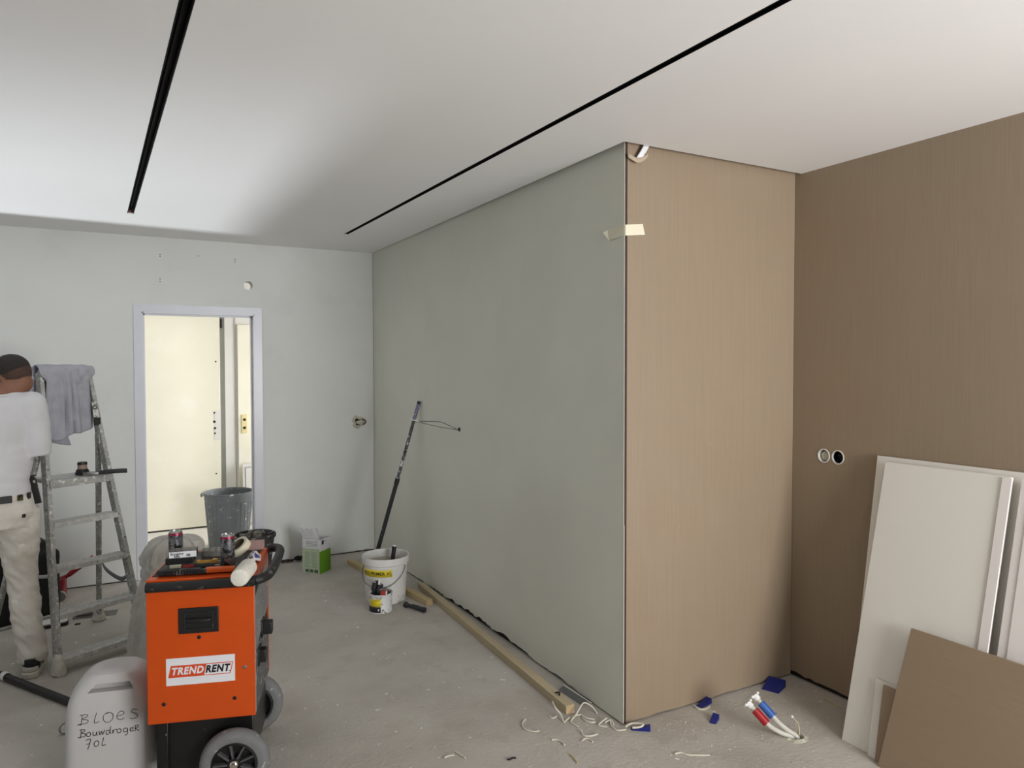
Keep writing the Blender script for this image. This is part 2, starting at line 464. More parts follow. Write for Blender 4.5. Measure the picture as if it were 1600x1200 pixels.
# ceiling: plasterboard with shadow gap, two slots for the track, slab above
GAP = 0.038
ce = MB(); out = [(XL, YR), (X2, YR), (X2, Y1-GAP), (X1-GAP*0.85, Y1-GAP), (X1-0.006, YB-0.3), (X1-0.002, YB), (XL, YB)]
ce.prism(out, HC, HC+0.03)
ceil = ce.build('ceiling', M_ceiling, smooth=0)
TR = [(Vector((0.1065, 5.265, HC)), Vector((0.232, 0.2, HC))), (Vector((1.5265, 5.345, HC)), Vector((1.603, -0.4, HC)))]
TW = (0.038, 0.030)
for (a, b), tw in zip(TR, TW):
    d = (b-a).normalized(); s_ = Vector((d.y, -d.x, 0))*(tw/2); u_ = Vector((0, 0, 0.1)); v_ = Vector((0, 0, -0.05))
    cut(ceil, MB().hexa([a-s_+v_, a+s_+v_, b+s_+v_, b-s_+v_], [a-s_+u_, a+s_+u_, b+s_+u_, b-s_+u_]).build('c', M_ceiling))
struct(ceil)
struct(MB().box(((XL+X2)/2, (YR+YB)/2, 2.77), (X2-XL+0.4, YB-YR+0.4, 0.1)).build('ceiling_slab', M_othwall, smooth=0))
for i, ((a, b), tw) in enumerate(zip(TR, TW)):
    lab = ('black recessed lighting track ending near the doorway wall above the stepladder',
           'long black recessed lighting track running alongside the grey wall')[i]
    t = thing('lighting_track', lab, 'light track', a)
    d = (b-a).normalized(); L_ = (b-a).length; s_ = Vector((d.y, -d.x, 0))
    up = Vector((0, 0, 1)); z = Vector((0, 0, 0))
    MB().bar(up*0.036, d*L_+up*0.036, tw-0.002, 0.004).build('track_base', M_track, t, smooth=0)
    for sg in (-1, 1):
        MB().bar(s_*sg*(tw/2-0.0025)+up*0.017, s_*sg*(tw/2-0.0025)+d*L_+up*0.017, 0.003, 0.036).build('track_side', M_track, t, smooth=0)
    MB().bar(up*0.027, d*L_+up*0.027, 0.008, 0.012).build('conductor_strip', M_track, t, smooth=0)
    MB().bar(up*0.018, d*0.012+up*0.018, tw-0.005, 0.03).build('end_cap', M_trackend if i == 0 else M_track, t, smooth=0)

# steel door frame
df = bpy.data.objects.new('door_1', None); C.objects.link(df); struct(df)
fr = MB()
FO = 0.058
prof_y = YB-0.012
for x0, x1 in ((DX0-FO, DX0), (DX1, DX1+FO)):
    fr.box(((x0+x1)/2, prof_y+0.008, (DZ+FO)/2), (FO, 0.016, DZ+FO))
fr.box(((DX0+DX1)/2, prof_y+0.008, DZ+FO/2), (DX1-DX0, 0.016, FO))
fr.build('architrave', M_frame, df, bevel=0.003)
fr = MB()
for x0, sg in ((DX0, 1), (DX1, -1)):
    fr.box((x0+sg*0.004, YB+WT/2, DZ/2), (0.008, WT+0.02, DZ))
    fr.box((x0+sg*0.012, YB+0.075, DZ/2), (0.016, 0.03, DZ))
fr.box(((DX0+DX1)/2, YB+WT/2, DZ-0.004), (DX1-DX0, WT+0.02, 0.008))
fr.box(((DX0+DX1)/2, YB+0.075, DZ-0.012), (DX1-DX0, 0.03, 0.016))
fr.build('jamb_lining', M_frame, df, bevel=0.002)

# hall beyond the doorway
struct(MB().box((0.9, HALLY+0.06, 1.36), (4.4, 0.12, 2.73)).build('wall_hall', M_white, smooth=0))
struct(MB().box((-0.85, (YB+HALLY)/2+0.1, 1.36), (0.1, HALLY-YB+0.1, 2.73)).build('wall_hall_left', M_white, smooth=0))
hr = MB().box((2.55, (YB+HALLY)/2+0.1, 1.36), (0.1, HALLY-YB+0.1, 2.73)).build('wall_hall_right', M_white, smooth=0)
cut(hr, MB().box((2.55, 7.05, 1.35), (0.5, 1.2, 1.9)).build('c', M_white)); struct(hr)
window('window_3', (2.56, 6.45, 0), (2.56, 7.65, 0), 0.40, 2.30, 2, 0)
struct(MB().box((0.85, (YB+WT+HALLY)/2, 2.66), (3.5, HALLY-YB-WT+0.1, 0.1)).build('ceiling_hall', M_ceiling, smooth=0))
# wall stub between room end wall and hall window side
struct(MB().box((2.30, YB+WT/2, 1.36), (0.62, WT, 2.73)).build('wall_hall_front', M_white, smooth=0))

d2 = bpy.data.objects.new('door_2', None); C.objects.link(d2); struct(d2)
MB().box(((0.10+0.934)/2, HALLY-0.025, 1.06), (0.834, 0.04, 2.09)).build('door_leaf', M_cream, d2, bevel=0.003)
fr = MB(); fr.box((0.961, HALLY-0.010, 1.08), (0.045, 0.020, 2.16)); fr.box((0.07, HALLY-0.022, 1.08), (0.05, 0.044, 2.16)); fr.box((0.515, HALLY-0.022, 2.135), (0.87, 0.044, 0.05))
fr.build('door_frame', M_grey, d2, bevel=0.002)
MB().box((0.515, HALLY-0.03, 0.007), (0.84, 0.02, 0.014)).build('threshold_gap', M_dark, d2, smooth=0)
MB().cyl((0.952, HALLY-0.03, 2.0), (0.952, HALLY-0.03, 2.09), 0.011, n=12).build('hinge', M_black, d2)
for (px, py, r_) in ((335, 645, .009), (335, 659, .013), (336, 669, .012), (336, 677, .009), (337, 565, .008), (338, 740, .008)):
    q = ony(px, py, HALLY-0.046)
    MB().cyl((q.x, HALLY-0.047, q.z), (q.x, HALLY-0.040, q.z), r_, n=12).build('lock_hole', M_dark, d2)
MB().box((0.905, HALLY-0.0458, 1.02), (0.06, 0.002, 0.30)).build('filler_patch', M_white, d2, bevel=0.0005)
d3 = bpy.data.objects.new('door_3', None); C.objects.link(d3); struct(d3)
MB().box((1.52, HALLY-0.009, 1.025), (0.83, 0.02, 2.03)).build('door_leaf', M_cream, d3, bevel=0.003)
q = ony(382, 662, HALLY-0.02)
MB().box((q.x, HALLY-0.022, q.z), (0.055, 0.008, 0.19)).build('lock_plate', M_yellowed, d3, bevel=0.002)
for dz in (-0.042, 0.042):
    MB().cyl((q.x, HALLY-0.029, q.z+dz), (q.x, HALLY-0.024, q.z+dz), 0.014, n=12).build('lock_hole', M_dark, d3)

# ------------------------------------------------------------------ building dryer on wheels and what lies on it
M_orange = mat('orange_powdercoat', lin(200, 74, 6), 0.38, var=0.04, vscale=8, bump=0.05, bscale=300,
               specks=[(lin(235, 228, 220), 30, 0.78, 0.01)])
M_rubberblack = mat('black_rubber_dusty', lin(21, 21, 22), 0.55, var=0.2, vscale=12,
                    specks=[(lin(170, 168, 160), 60, 0.70, 0.03), (lin(90, 88, 84), 18, 0.62, 0.08)])
M_basebl = mat('black_base_paint', lin(15, 15, 15), 0.4, var=0.2, specks=[(lin(120, 120, 118), 70, 0.74, 0.02)])
M_tyre = mat('grey_tyre', lin(112, 113, 113), 0.8, var=0.1, vscale=14, bump=0.2, bscale=90,
             specks=[(lin(160, 160, 158), 30, 0.66, 0.06)])
M_galv = mat('galvanised_dusty', lin(150, 150, 148), 0.6, 0.2, var=0.15, vscale=8,
             specks=[(lin(190, 188, 184), 30, 0.6, 0.1)])
M_rubberlight = mat('grey_dusty_panel', lin(84, 84, 84), 0.7, var=0.2, specks=[(lin(150, 150, 146), 25, 0.58, 0.1)])
M_spoke = mat('spoke_dark_grey', lin(78, 78, 80), 0.45)
M_sticker = mat('sticker_white', lin(226, 226, 230), 0.35, var=0.02)
M_stred = mat('sticker_red_orange', lin(212, 74, 32), 0.35, var=0.03)
M_ink = mat('black_ink', lin(18, 18, 20), 0.5, var=0.05)

DA = R(-17)
DO = Vector((0.381, 2.881, 0))
DEX = Vector((math.cos(DA), math.sin(DA), 0)); DEY = Vector((-math.sin(DA), math.cos(DA), 0))
def dloc(px, py, z):
    """point of the photograph at height z in the dryer's own axes"""
    p_ = onz(px, py, z)-DO
    return Vector((p_.dot(DEX), p_.dot(DEY), z))
def dworld(v):
    return DO+DEX*v[0]+DEY*v[1]+Vector((0, 0, v[2]))
dry = thing('building_dryer', 'orange wheeled building dryer with a rental sticker and black tube handle', 'dryer', DO, DA)
bx0, bx1, by0, by1, bz0, bz1 = -0.312, 0.072, 0.03, 0.45, 0.283, 0.795
body = MB()
body.box(((bx0+bx1)/2, by0+0.004, (bz0+bz1)/2), (bx1-bx0, 0.008, bz1-bz0)).build('side_panel', M_orange, dry, bevel=0.002)
MB().box(((bx0+bx1)/2, by1-0.004, (bz0+bz1)/2), (bx1-bx0, 0.008, bz1-bz0)).build('side_panel', M_orange, dry, bevel=0.002)
MB().box((bx0+0.004, (by0+by1)/2, (bz0+bz1)/2), (0.008, by1-by0-0.017, bz1-bz0)).build('end_panel', M_orange, dry, bevel=0.002)
MB().box(((bx0+bx1)/2-0.006, (by0+by1)/2, (bz0+bz1)/2-0.01), (bx1-bx0-0.028, by1-by0-0.018, bz1-bz0-0.03)).build('housing', M_basebl, dry)
top = MB()
top.box(((bx0+bx1)/2, (by0+by1)/2, 0.804), (bx1-bx0, by1-by0, 0.050))
top.build('top_plate', M_orange, dry, bevel=0.003)
MB().box(((bx0+bx1)/2-0.005, (by0+by1)/2+0.012, 0.829), (bx1-bx0-0.03, by1-by0-0.07, 0.004)).build('top_mat', M_rubberblack, dry, bevel=0.0015)
# end grille with slanted fins on the handle side
gr = MB().box((bx1-0.006, (by0+by1)/2, 0.655), (0.004, by1-by0-0.03, 0.25)).build('grille', M_black, dry, smooth=0)
for k in range(17):
    z = 0.560+k*0.0125
    MB().bar((bx1-0.001, by0+0.02, z-0.03), (bx1-0.001, by1-0.02, z+0.03), 0.004, 0.005).build('fin', M_galv, gr, smooth=0)
MB().box((bx1-0.004, (by0+by1)/2, 0.405), (0.008, by1-by0-0.02, 0.24)).build('lower_end_panel', M_rubberlight, dry, bevel=0.002)
e_ = MB(); e_.box((bx1-0.001, by0+0.012, 0.54), (0.004, 0.012, 0.50)); e_.build('edge_strip', M_galv, dry)
e_ = MB(); e_.box((bx1-0.001, by1-0.010, 0.54), (0.004, 0.016, 0.50)); e_.build('edge_strip', M_orange, dry)
for z, ln in ((0.550, 0.07), (0.475, 0.05)):
    c_ = MB(); c_.box((bx1+0.0325*ln/0.11+0.0, 0.24 if z > .5 else 0.14, z), (0.065*ln/0.11, 0.045, 0.05)); c_.box((bx1+0.002, 0.24 if z > .5 else 0.14, z), (0.01, 0.07, 0.07))
    c_.build('cable_hook', M_black, dry, bevel=0.004)
# black under-frame
b_ = MB(); b_.box(((bx0+bx1)/2+0.005, (by0+by1)/2, 0.185), (bx1-bx0-0.035, by1-by0-0.05, 0.20)); b_.build('base_box', M_basebl, dry, bevel=0.004)
b_ = MB()
for y in (by0+0.02, by1-0.02):
    b_.bar((bx0+0.05, y, 0.0), (bx0+0.05, y, 0.285), 0.035, 0.02, (0, 1, 0))
b_.bar((bx0+0.05, by0+0.02, 0.012), (bx0+0.05, by1-0.02, 0.012), 0.03, 0.024)
b_.build('foot_frame', M_basebl, dry, bevel=0.003)
MB().cyl((0, 0.0, 0.128), (0, by1+0.05, 0.128), 0.011, n=14).build('axle', M_steel, dry)
def wheel(y, sg):
    rot = Matrix.Rotation(R(90), 3, 'X')
    prof = [(0.083, -0.024), (0.088, -0.030), (0.105, -0.032), (0.118, -0.026), (0.125, -0.014), (0.1265, 0), (0.125, 0.014), (0.118, 0.026), (0.105, 0.032), (0.088, 0.030), (0.083, 0.024), (0.083, -0.024)]
    wh = MB().lathe(prof, 48, (0, y, 0.1265), rot).build('tyre', M_tyre, dry)
    rim = MB()
    rim.lathe([(0.0845, -0.024), (0.076, -0.026), (0.073, -0.012), (0.073, 0.012), (0.076, 0.026), (0.0845, 0.024)], 40, (0, y, 0.1265), rot)
    rim.lathe([(0.0, -0.004), (0.074, -0.003), (0.074, 0.003), (0.0, 0.004)], 40, (0, y, 0.1265), rot)
    rim.lathe([(0.0, -0.024), (0.026, -0.022), (0.030, 0), (0.026, 0.022), (0.0, 0.024)], 28, (0, y, 0.1265), rot)
    ri = rim.build('rim', M_basebl, wh)
    for k in range(9):
        a = 2*math.pi*(k+0.5)/9; d_ = Vector((math.cos(a), 0, math.sin(a))); s_ = Vector((-math.sin(a), 0, math.cos(a)))
        c0 = Vector((0, y, 0.1265))+d_*0.024; c1 = Vector((0, y, 0.1265))+d_*0.076
        MB().bar(c0+Vector((0, sg*0.013, 0)), c1+Vector((0, sg*0.013, 0)), 0.022, 0.007, s_).build('spoke', M_spoke, wh, bevel=0.001)
    MB().ball((0, y+sg*0.024, 0.1265), (0.018, 0.012, 0.018), 20, 12).build('hub_cap', M_chrome, wh)
wheel(0.0-0.032+0.03, -1)
wheel(by1+0.035, 1)
# black tube handle running round the top edge
hp = [(-0.308, by0-0.012, 0.804), (0.03, by0-0.013, 0.806), (0.075, by0-0.008, 0.808), (0.108, by0+0.02, 0.811), (0.125, by0+0.08, 0.815), (0.132, by1-0.11, 0.822),
      (0.122, by1-0.02, 0.825), (0.09, by1+0.014, 0.822), (0.03, by1+0.014, 0.815), (-0.308, by1+0.012, 0.806)]
MB().tube(bez(hp, 6), 0.0185, 14).build('tube_handle', M_rubberblack, dry)
# recessed black carrying handle
hx, hz = -0.128, 0.668
rh = MB(); rh.box((hx, by0-0.002, hz), (0.142, 0.008, 0.097)); rh = rh.build('recessed_handle', M_black, dry, bevel=0.003, bseg=3)
r2 = MB()
r2.box((hx, by0-0.007, hz-0.032), (0.098, 0.004, 0.006)); r2.box((hx-0.050, by0-0.007, hz), (0.005, 0.004, 0.066)); r2.box((hx+0.050, by0-0.007, hz), (0.005, 0.004, 0.066))
r2.box((hx-0.034, by0-0.007, hz+0.030), (0.032, 0.004, 0.005)); r2.box((hx+0.034, by0-0.007, hz+0.030), (0.032, 0.004, 0.005))
r2.build('handle_rim', M_rubberblack, rh, bevel=0.001)
MB().tube([(hx-0.040, by0-0.008, hz+0.002), (hx-0.03, by0-0.013, hz+0.002), (hx+0.03, by0-0.013, hz+0.002), (hx+0.040, by0-0.008, hz+0.002)], 0.008, 10).build('grip_bar', M_rubberblack, rh)
for (x, z) in ((-0.128, 0.602), (-0.255, 0.357), (-0.003, 0.357), (0.034, 0.474)):
    s_ = MB().lathe([(0.0, 0.003), (0.005, 0.003), (0.0072, 0.001), (0.0075, -0.002)], 14, (x, by0-0.001, z), Matrix.Rotation(R(90), 3, 'X'))
    s_.build('screw', M_black if z != 0.474 else M_steel, dry)
# sticker
sx0, sx1, sz0, sz1 = -0.2455, -0.001, 0.425, 0.528
st = MB().box(((sx0+sx1)/2, by0-0.0006, (sz0+sz1)/2), (sx1-sx0, 0.0012, sz1-sz0)).build('sticker', M_sticker, dry, smooth=0)
def para(x0, x1, z0, z1, sh, y, th=0.0005):
    m = MB(); m.prism([(x0, z0), (x1, z0), (x1+sh, z1), (x0+sh, z1)], -th, th, frame((0, y, 0), (1, 0, 0), (0, 0, 1))); return m
zc = (sz0+sz1)/2+0.001; hh = 0.0225
para(sx0+0.007, sx1-0.016, zc-hh, zc+hh, 0.010, by0-0.0013).build('red_frame', M_stred, st, smooth=0)
para(sx0+0.134, sx1-0.0185, zc-hh+0.003, zc+hh-0.003, 0.0087, by0-0.0018).build('white_field', M_sticker, st, smooth=0)
text('TREND', 0.0375, M_sticker, st, frame((sx0+0.074, by0-0.0022, zc), (1, 0, 0), (0, 0, 1)), 'lettering', 0.22, 0.0015, 0.86, spacing=1.14)
text('RENT', 0.0375, M_ink, st, frame((sx0+0.181, by0-0.0026, zc), (1, 0, 0), (0, 0, 1)), 'lettering', 0.22, 0.0016, 0.84, spacing=1.14)
MB().cyl((sx0+0.226, by0-0.0026, zc-0.012), (sx0+0.226, by0-0.002, zc-0.012), 0.0022, n=10).build('registered_mark', M_ink, st)

# things lying on the dryer ------------------------------------------------
TZ = 0.831
M_can = mat('can_silver_print', lin(120, 121, 124), 0.3, 0.7, var=0.2, vscale=20, specks=[(lin(52, 52, 56), 45, 0.52, 0.05), (lin(196, 196, 198), 30, 0.62, 0.04)])
M_canrim = mat('can_lid', lin(190, 190, 192), 0.25, 0.9)
M_magenta = mat('can_magenta_band', lin(138, 28, 58), 0.35, 0.3)
def can(loc, rz, label):
    t = thing('drink_can', label, 'can', dworld(loc), DA+rz, 'drink cans on the dryer')
    r_ = 0.0265; h_ = 0.135
    MB().lathe([(0.0, 0.004), (0.019, 0.003), (0.021, 0), (0.0235, 0.003), (r_, 0.012), (r_, h_-0.015)], 28).build('can_body', M_can, t)
    MB().lathe([(r_, h_-0.015), (r_-0.0003, h_-0.009), (0.0252, h_-0.0055)], 28).build('colour_band', M_magenta, t)
    MB().lathe([(0.0252, h_-0.0055), (0.0238, h_-0.003), (0.0245, h_), (0.0225, h_), (0.022, h_-0.004), (0.0, h_-0.005)], 28).build('lid', M_canrim, t)
    MB().box((0.004, 0, h_-0.0035), (0.02, 0.012, 0.0015)).build('ring_pull', M_canrim, t)
    # vertical lettering block down the side
    for k in range(5):
        a0 = R(-112); z = 0.095-k*0.014
        m_ = MB()
        for q, wd in ((0, 0.012), (1, 0.012)):
            ang = a0+0.04
            n_ = Vector((math.cos(ang), math.sin(ang), 0)); tg = Vector((-math.sin(ang), math.cos(ang), 0))
            c_ = n_*(r_+0.0002)+Vector((0, 0, z+q*0.007))
            m_.box(c_, (wd, 0.0016, 0.0035 if q else 0.0022), RZ(ang+R(90)))
        m_.build('print_bar', M_canrim, t, smooth=0)
    return t
def drow(px, y):             # spot on the dryer top in depth row y, seen at photo column px
    a, b = dloc(px, 905, TZ), dloc(px, 865, TZ); k = (y-a.y)/(b.y-a.y)
    return Vector((a.x+(b.x-a.x)*k, y, TZ))
can(drow(275, 0.236), R(10), 'silver drink can with magenta top band behind the cigarette packs')
can(dloc(356, 888, TZ), R(-25), 'silver drink can with magenta top band next to the paint roller sleeve')

M_packblack = mat('pack_black', lin(26, 26, 27), 0.4, var=0.2, vscale=20)
M_packgrey = mat('pack_grey_print', lin(122, 118, 110), 0.5, var=0.25, vscale=60, specks=[(lin(40, 40, 40), 70, 0.55, 0.05)])
def pack(c, rz, label, warn=True, z0=TZ, tilt=0.0):
    t = thing('cigarette_pack', label, 'cigarette pack', dworld((c[0], c[1], z0)), DA+rz, 'cigarette packs on the dryer')
    t.rotation_euler = (tilt, 0, DA+rz)
    MB().box((0, 0, 0.0125), (0.100, 0.062, 0.025)).build('pack_body', M_packblack, t, bevel=0.0015)
    MB().box((0, 0.003, 0.0252), (0.094, 0.052, 0.0006)).build('pack_print', M_packgrey, t, smooth=0)
    if warn:
        w_ = MB().box((0, -0.0312, 0.0125), (0.0975, 0.0008, 0.0235)).build('warning_label', M_sticker, t, smooth=0)
        text('Smoking', 0.0138, M_ink, w_, frame((-0.021, -0.0318, 0.0160), (1, 0, 0), (0, 0, 1)), bold=0.0003)
        text('kills', 0.0138, M_ink, w_, frame((-0.021, -0.0318, 0.0065), (1, 0, 0), (0, 0, 1)), bold=0.0003)
        MB().box((0.020, -0.0318, 0.0095), (0.014, 0.0006, 0.009)).build('print_block', M_packgrey, w_, smooth=0)
    return t
BLK = drow(275, 0.142)
pack((BLK.x+0.014, 0.160), R(3), 'black cigarette pack lying underneath the one with the warning label', False, TZ+0.0258)
pack((BLK.x+0.024, 0.163), R(7), 'cigarette pack with white smoking warning on its side, on top', True, TZ+0.0258+0.0254)

M_beige = mat('beige_block', lin(176, 170, 146), 0.7)
M_redgrip = mat('red_grip', lin(128, 24, 30), 0.4)
M_yel = mat('yellow_grip', lin(222, 168, 70), 0.5)
M_orangegrip = mat('orange_grip', lin(216, 96, 34), 0.45)
# saw-edged black knife with orange handle in front
a_ = dloc(238, 908, TZ); b_ = dloc(361, 897, TZ)
a_.y = max(a_.y, 0.075); b_.y = max(b_.y, 0.075)
t = thing('pull_saw', 'long hand tool with black toothed end and orange handle on the dryer edge', 'hand saw', dworld(a_), DA+math.atan2(b_.y-a_.y, b_.x-a_.x))
Ls = (b_-a_).length
MB().box((0.09, 0, 0.012), (0.18, 0.030, 0.022)).build('sheath', M_rubberblack, t, bevel=0.005)
for k in range(12):
    MB().box((0.025+k*0.011, -0.0155, 0.014), (0.005, 0.004, 0.016)).build('tooth', M_black, t, smooth=0)
MB().box((Ls-0.055, 0, 0.013), (0.13, 0.026, 0.020)).build('handle', M_orangegrip, t, bevel=0.005)
q = dloc(275, 897, TZ)
tag(MB().box((0, 0, 0.013), (0.042, 0.03, 0.026)).build('sanding_block', M_beige, None, bevel=0.003), 'small beige sanding block below the cigarette packs', 'sanding block')
o = bpy.data.objects['sanding_block']; o.location = dworld(BLK); o.rotation_euler = (0, 0, DA)
# screwdriver with a red and black grip
t = thing('screwdriver', 'red and black screwdriver lying beside the beige sanding block', 'screwdriver', dworld((BLK.x+0.069, 0.135, TZ)), DA+R(2))
MB().lathe([(0.0, -0.045), (0.009, -0.043), (0.0125, -0.03), (0.0105, -0.008), (0.012, 0.0)], 16, (0, 0, 0.0126), Matrix.Rotation(R(90), 3, 'Y')).build('grip', M_redgrip, t)
MB().lathe([(0.012, 0.0), (0.0115, 0.03), (0.0125, 0.055), (0.010, 0.072), (0.0, 0.075)], 16, (0, 0, 0.0126), Matrix.Rotation(R(90), 3, 'Y')).build('grip_end', M_black, t)
MB().cyl((0.07, 0, 0.0126), (0.092, 0.0, 0.0126), 0.0033, n=10).build('shaft', M_steel, t)
# pliers with yellow jaws cover
q = dloc(322, 884, TZ)
t = thing('utility_knife', 'folding knife with yellow body and black inlay in the middle of the clutter', 'knife', dworld(drow(322, 0.215)), DA+R(14))
MB().prism([(-0.035, -0.010), (0.0, -0.016), (0.030, -0.013), (0.045, -0.002), (0.04, 0.010), (0.0, 0.014), (-0.035, 0.010)], 0.0, 0.018).build('body', M_yel, t, bevel=0.003)
MB().prism([(-0.02, -0.005), (0.022, -0.006), (0.026, 0.003), (-0.02, 0.006)], 0.016, 0.021).build('inlay', M_black, t, bevel=0.001)
MB().prism([(0.040, -0.004), (0.075, 0.002), (0.045, 0.006)], 0.007, 0.009).build('blade', M_steel, t, smooth=0)
# grey sanding sponge with a grooved top
q = dloc(334, 873, TZ)
t = thing('sanding_sponge', 'grey grooved sanding sponge behind the folding knife', 'sponge', dworld(drow(333, 0.345)), DA+R(4))
MB().box((0, 0, 0.014), (0.085, 0.058, 0.028)).build('foam_block', mat('sponge_grey', lin(112, 110, 103), 0.9, var=0.2, vscale=60, bump=0.5, bscale=150), t, bevel=0.004)
for k in range(3):
    MB().box((-0.024+k*0.024, 0, 0.0285), (0.017, 0.05, 0.003)).build('ridge', mat('sponge_grey_top', lin(140, 138, 130), 0.9, var=0.2, vscale=60), t, bevel=0.001)
# roll of masking tape behind the second can
q = dloc(374, 880, TZ)
t = thing('masking_tape_roll', 'cream roll of masking tape leaning behind the drink can', 'tape roll', dworld(drow(374, 0.315)), DA+R(-55))
M_tape = mat('masking_tape', lin(214, 206, 182), 0.7, var=0.03, vscale=30)
rt = RX(R(38))
zz = 0.045*math.sin(R(38))+0.014*math.cos(R(38))
MB().lathe([(0.033, -0.014), (0.045, -0.014), (0.045, 0.014), (0.033, 0.014), (0.033, -0.014)], 36, (0, 0, zz), rt).build('tape', M_tape, t)
MB().lathe([(0.031, -0.0142), (0.0332, -0.0142), (0.0332, 0.0142), (0.031, 0.0142), (0.031, -0.0142)], 36, (0, 0, zz), rt).build('core', mat('card_core', lin(120, 108, 92), 0.8), t)
# white roller sleeve poking over the edge
M_fleece = mat('roller_fleece', lin(222, 219, 208), 0.95, var=0.06, vscale=40, bump=0.4, bscale=120)
ls = dloc(374, 904, TZ+0.03)
t = thing('paint_roller_sleeve', 'white fleece paint roller sleeve lying over the edge by the handle', 'paint roller', dworld((ls.x, ls.y+0.012, TZ-0.0315)), DA+R(-4))
rt = Matrix.Rotation(R(-90), 3, 'X')
MB().lathe([(0.0, 0.002), (0.024, 0.0), (0.031, 0.004), (0.0325, 0.012), (0.0325, 0.145), (0.030, 0.154), (0.0, 0.156)], 30, (0, -0.012, 0.0625), rt).build('sleeve', M_fleece, t)
MB().cyl((0, 0.14, 0.0625), (0, 0.17, 0.0625), 0.006, n=10).build('spindle', M_steel, t)
# small brick-like pink sample, and a torn white-blue sachet
q = dloc(401, 872, TZ)
tag(MB().box((0, 0, 0.021), (0.082, 0.012, 0.042)).build('sample_tile', mat('pink_grey_tile', lin(150, 122, 114), 0.8, var=0.1, vscale=40), None, bevel=0.002), 'pinkish grey sample tile standing behind the white sachet', 'tile')
o = bpy.data.objects['sample_tile']; o.location = dworld((0.022, 0.405, TZ)); o.rotation_euler = (R(-8), 0, DA+R(3))
t = thing('paper_sachet', 'crumpled white and blue paper sachet inside the tube handle', 'sachet', dworld((0.046, 0.225, TZ)), DA+R(6))
rn = random.Random(4)
def sach(u, v):
    return Vector(((u-0.5)*0.050, (v-0.5)*0.085, 0.004+0.028*math.sin(math.pi*v)*math.sin(math.pi*u)+0.008*mnoise.noise(Vector((u*5, v*5, 2)))+0.006))
MB().grid(sach, 12, 14).build('paper', mat('sachet_white', lin(196, 190, 186), 0.6, var=0.1, vscale=30), t, solid=0.004)
MB().grid(lambda u, v: sach(0.55+0.4*u, 0.1+0.25*v)+Vector((0, 0, 0.003)), 6, 6).build('blue_print', mat('sachet_blue', lin(66, 62, 128), 0.5), t, solid=0.001)
MB().grid(lambda u, v: sach(0.1+0.4*u, 0.05+0.4*v)+Vector((0, 0, 0.003)), 6, 6).build('dark_print', mat('sachet_dark', lin(60, 60, 66), 0.5, specks=[(lin(180, 178, 178), 60, 0.5, 0.05)]), t, solid=0.001)

# ------------------------------------------------------------------ jerrycan
M_hdpe = bpy.data.materials.new('translucent_white_plastic'); M_hdpe.use_nodes = True
b_ = M_hdpe.node_tree.nodes['Principled BSDF']; b_.inputs['Base Color'].default_value = lin(196, 194, 192)
b_.inputs['Roughness'].default_value = 0.42; b_.inputs['Subsurface Weight'].default_value = 0.25
b_.inputs['Subsurface Radius'].default_value = (0.02, 0.02, 0.02); b_.inputs['Subsurface Scale'].default_value = 0.4
JA = R(-14)
JO = Vector((-0.010, 3.30, 0))
jc = thing('jerrycan', 'translucent white plastic jerrycan with handwriting beside the orange dryer', 'jerrycan', JO, JA)
JW, JD, JH = 0.170, 0.125, 0.420
def rrect(hw, hd, r_, n=6):
    pts = []
    for cx, cy, a0 in ((hw-r_, hd-r_, 0), (-hw+r_, hd-r_, 90), (-hw+r_, -hd+r_, 180), (hw-r_, -hd+r_, 270)):
        for k in range(n+1):
            a = R(a0+90*k/n); pts.append((cx+r_*math.cos(a), cy+r_*math.sin(a)))
    return pts
def jsec(z):
    t = z/JH
    if t < 0.05: k = 0.90+0.10*(t/0.05)**0.5
    elif t < 0.58: k = 1.0-0.050*(t-0.05)/0.53
    else:
        s_ = (t-0.58)/0.42; k = 0.950-0.56*(1-math.sqrt(max(0.0, 1-s_*s_)))
    kd = 1.0 if t < 0.62 else 1.0-0.30*((t-0.62)/0.38)**1.8
    if t < 0.05: kd = 0.9+0.1*(t/0.05)**0.5
    return JW*k, JD*kd
zs = [0, 0.006, 0.015, 0.025]+[0.05+0.02*i for i in range(10)]+[0.24+0.008*i for i in range(9)]+[0.315+0.007*i for i in range(14)]+[0.411, 0.415, 0.418]
zs = [z for z in zs if z < JH]+[JH]
m_ = MB(); rings = []
for z in zs:
    hw, hd = jsec(z)
    if abs(z-0.255) < 0.006: hw -= 0.0; hd -= 0.0
    rings.append([Vector((x, y, z)) for x, y in rrect(hw, hd, min(0.055, hd*0.6))])
n_ = len(rings[0]); vs_ = [v for r_ in rings for v in r_]; fs = []
for i in range(len(rings)-1):
    for k in range(n_): fs.append((i*n_+k, i*n_+(k+1) % n_, (i+1)*n_+(k+1) % n_, (i+1)*n_+k))
fs.append(tuple(range(n_-1, -1, -1))); fs.append(tuple((len(rings)-1)*n_+k for k in range(n_)))
m_.add(vs_, fs)
jb = m_.build('container', M_hdpe, jc, smooth=60)
slot = MB(); slot.prism([(-0.090, 0.362), (0.074, 0.362), (0.058, 0.391), (-0.062, 0.391)], 0.0, 0.3, frame((0.015, -0.066, 0), (1, 0, 0), (0, 0, 1)))
sl = slot.build('c', M_hdpe); sl.parent = jc
bpy.context.view_layer.update()
cut(jb, sl); jb.data.shade_smooth(); jb.data.set_sharp_from_angle(angle=R(50))
MB().tube(bez([(-0.050, 0.0, 0.395), (-0.02, 0.0, 0.398), (0.045, 0.0, 0.398), (0.074, 0.0, 0.394)], 4), 0.016, 12).build('grip', M_hdpe, jc)
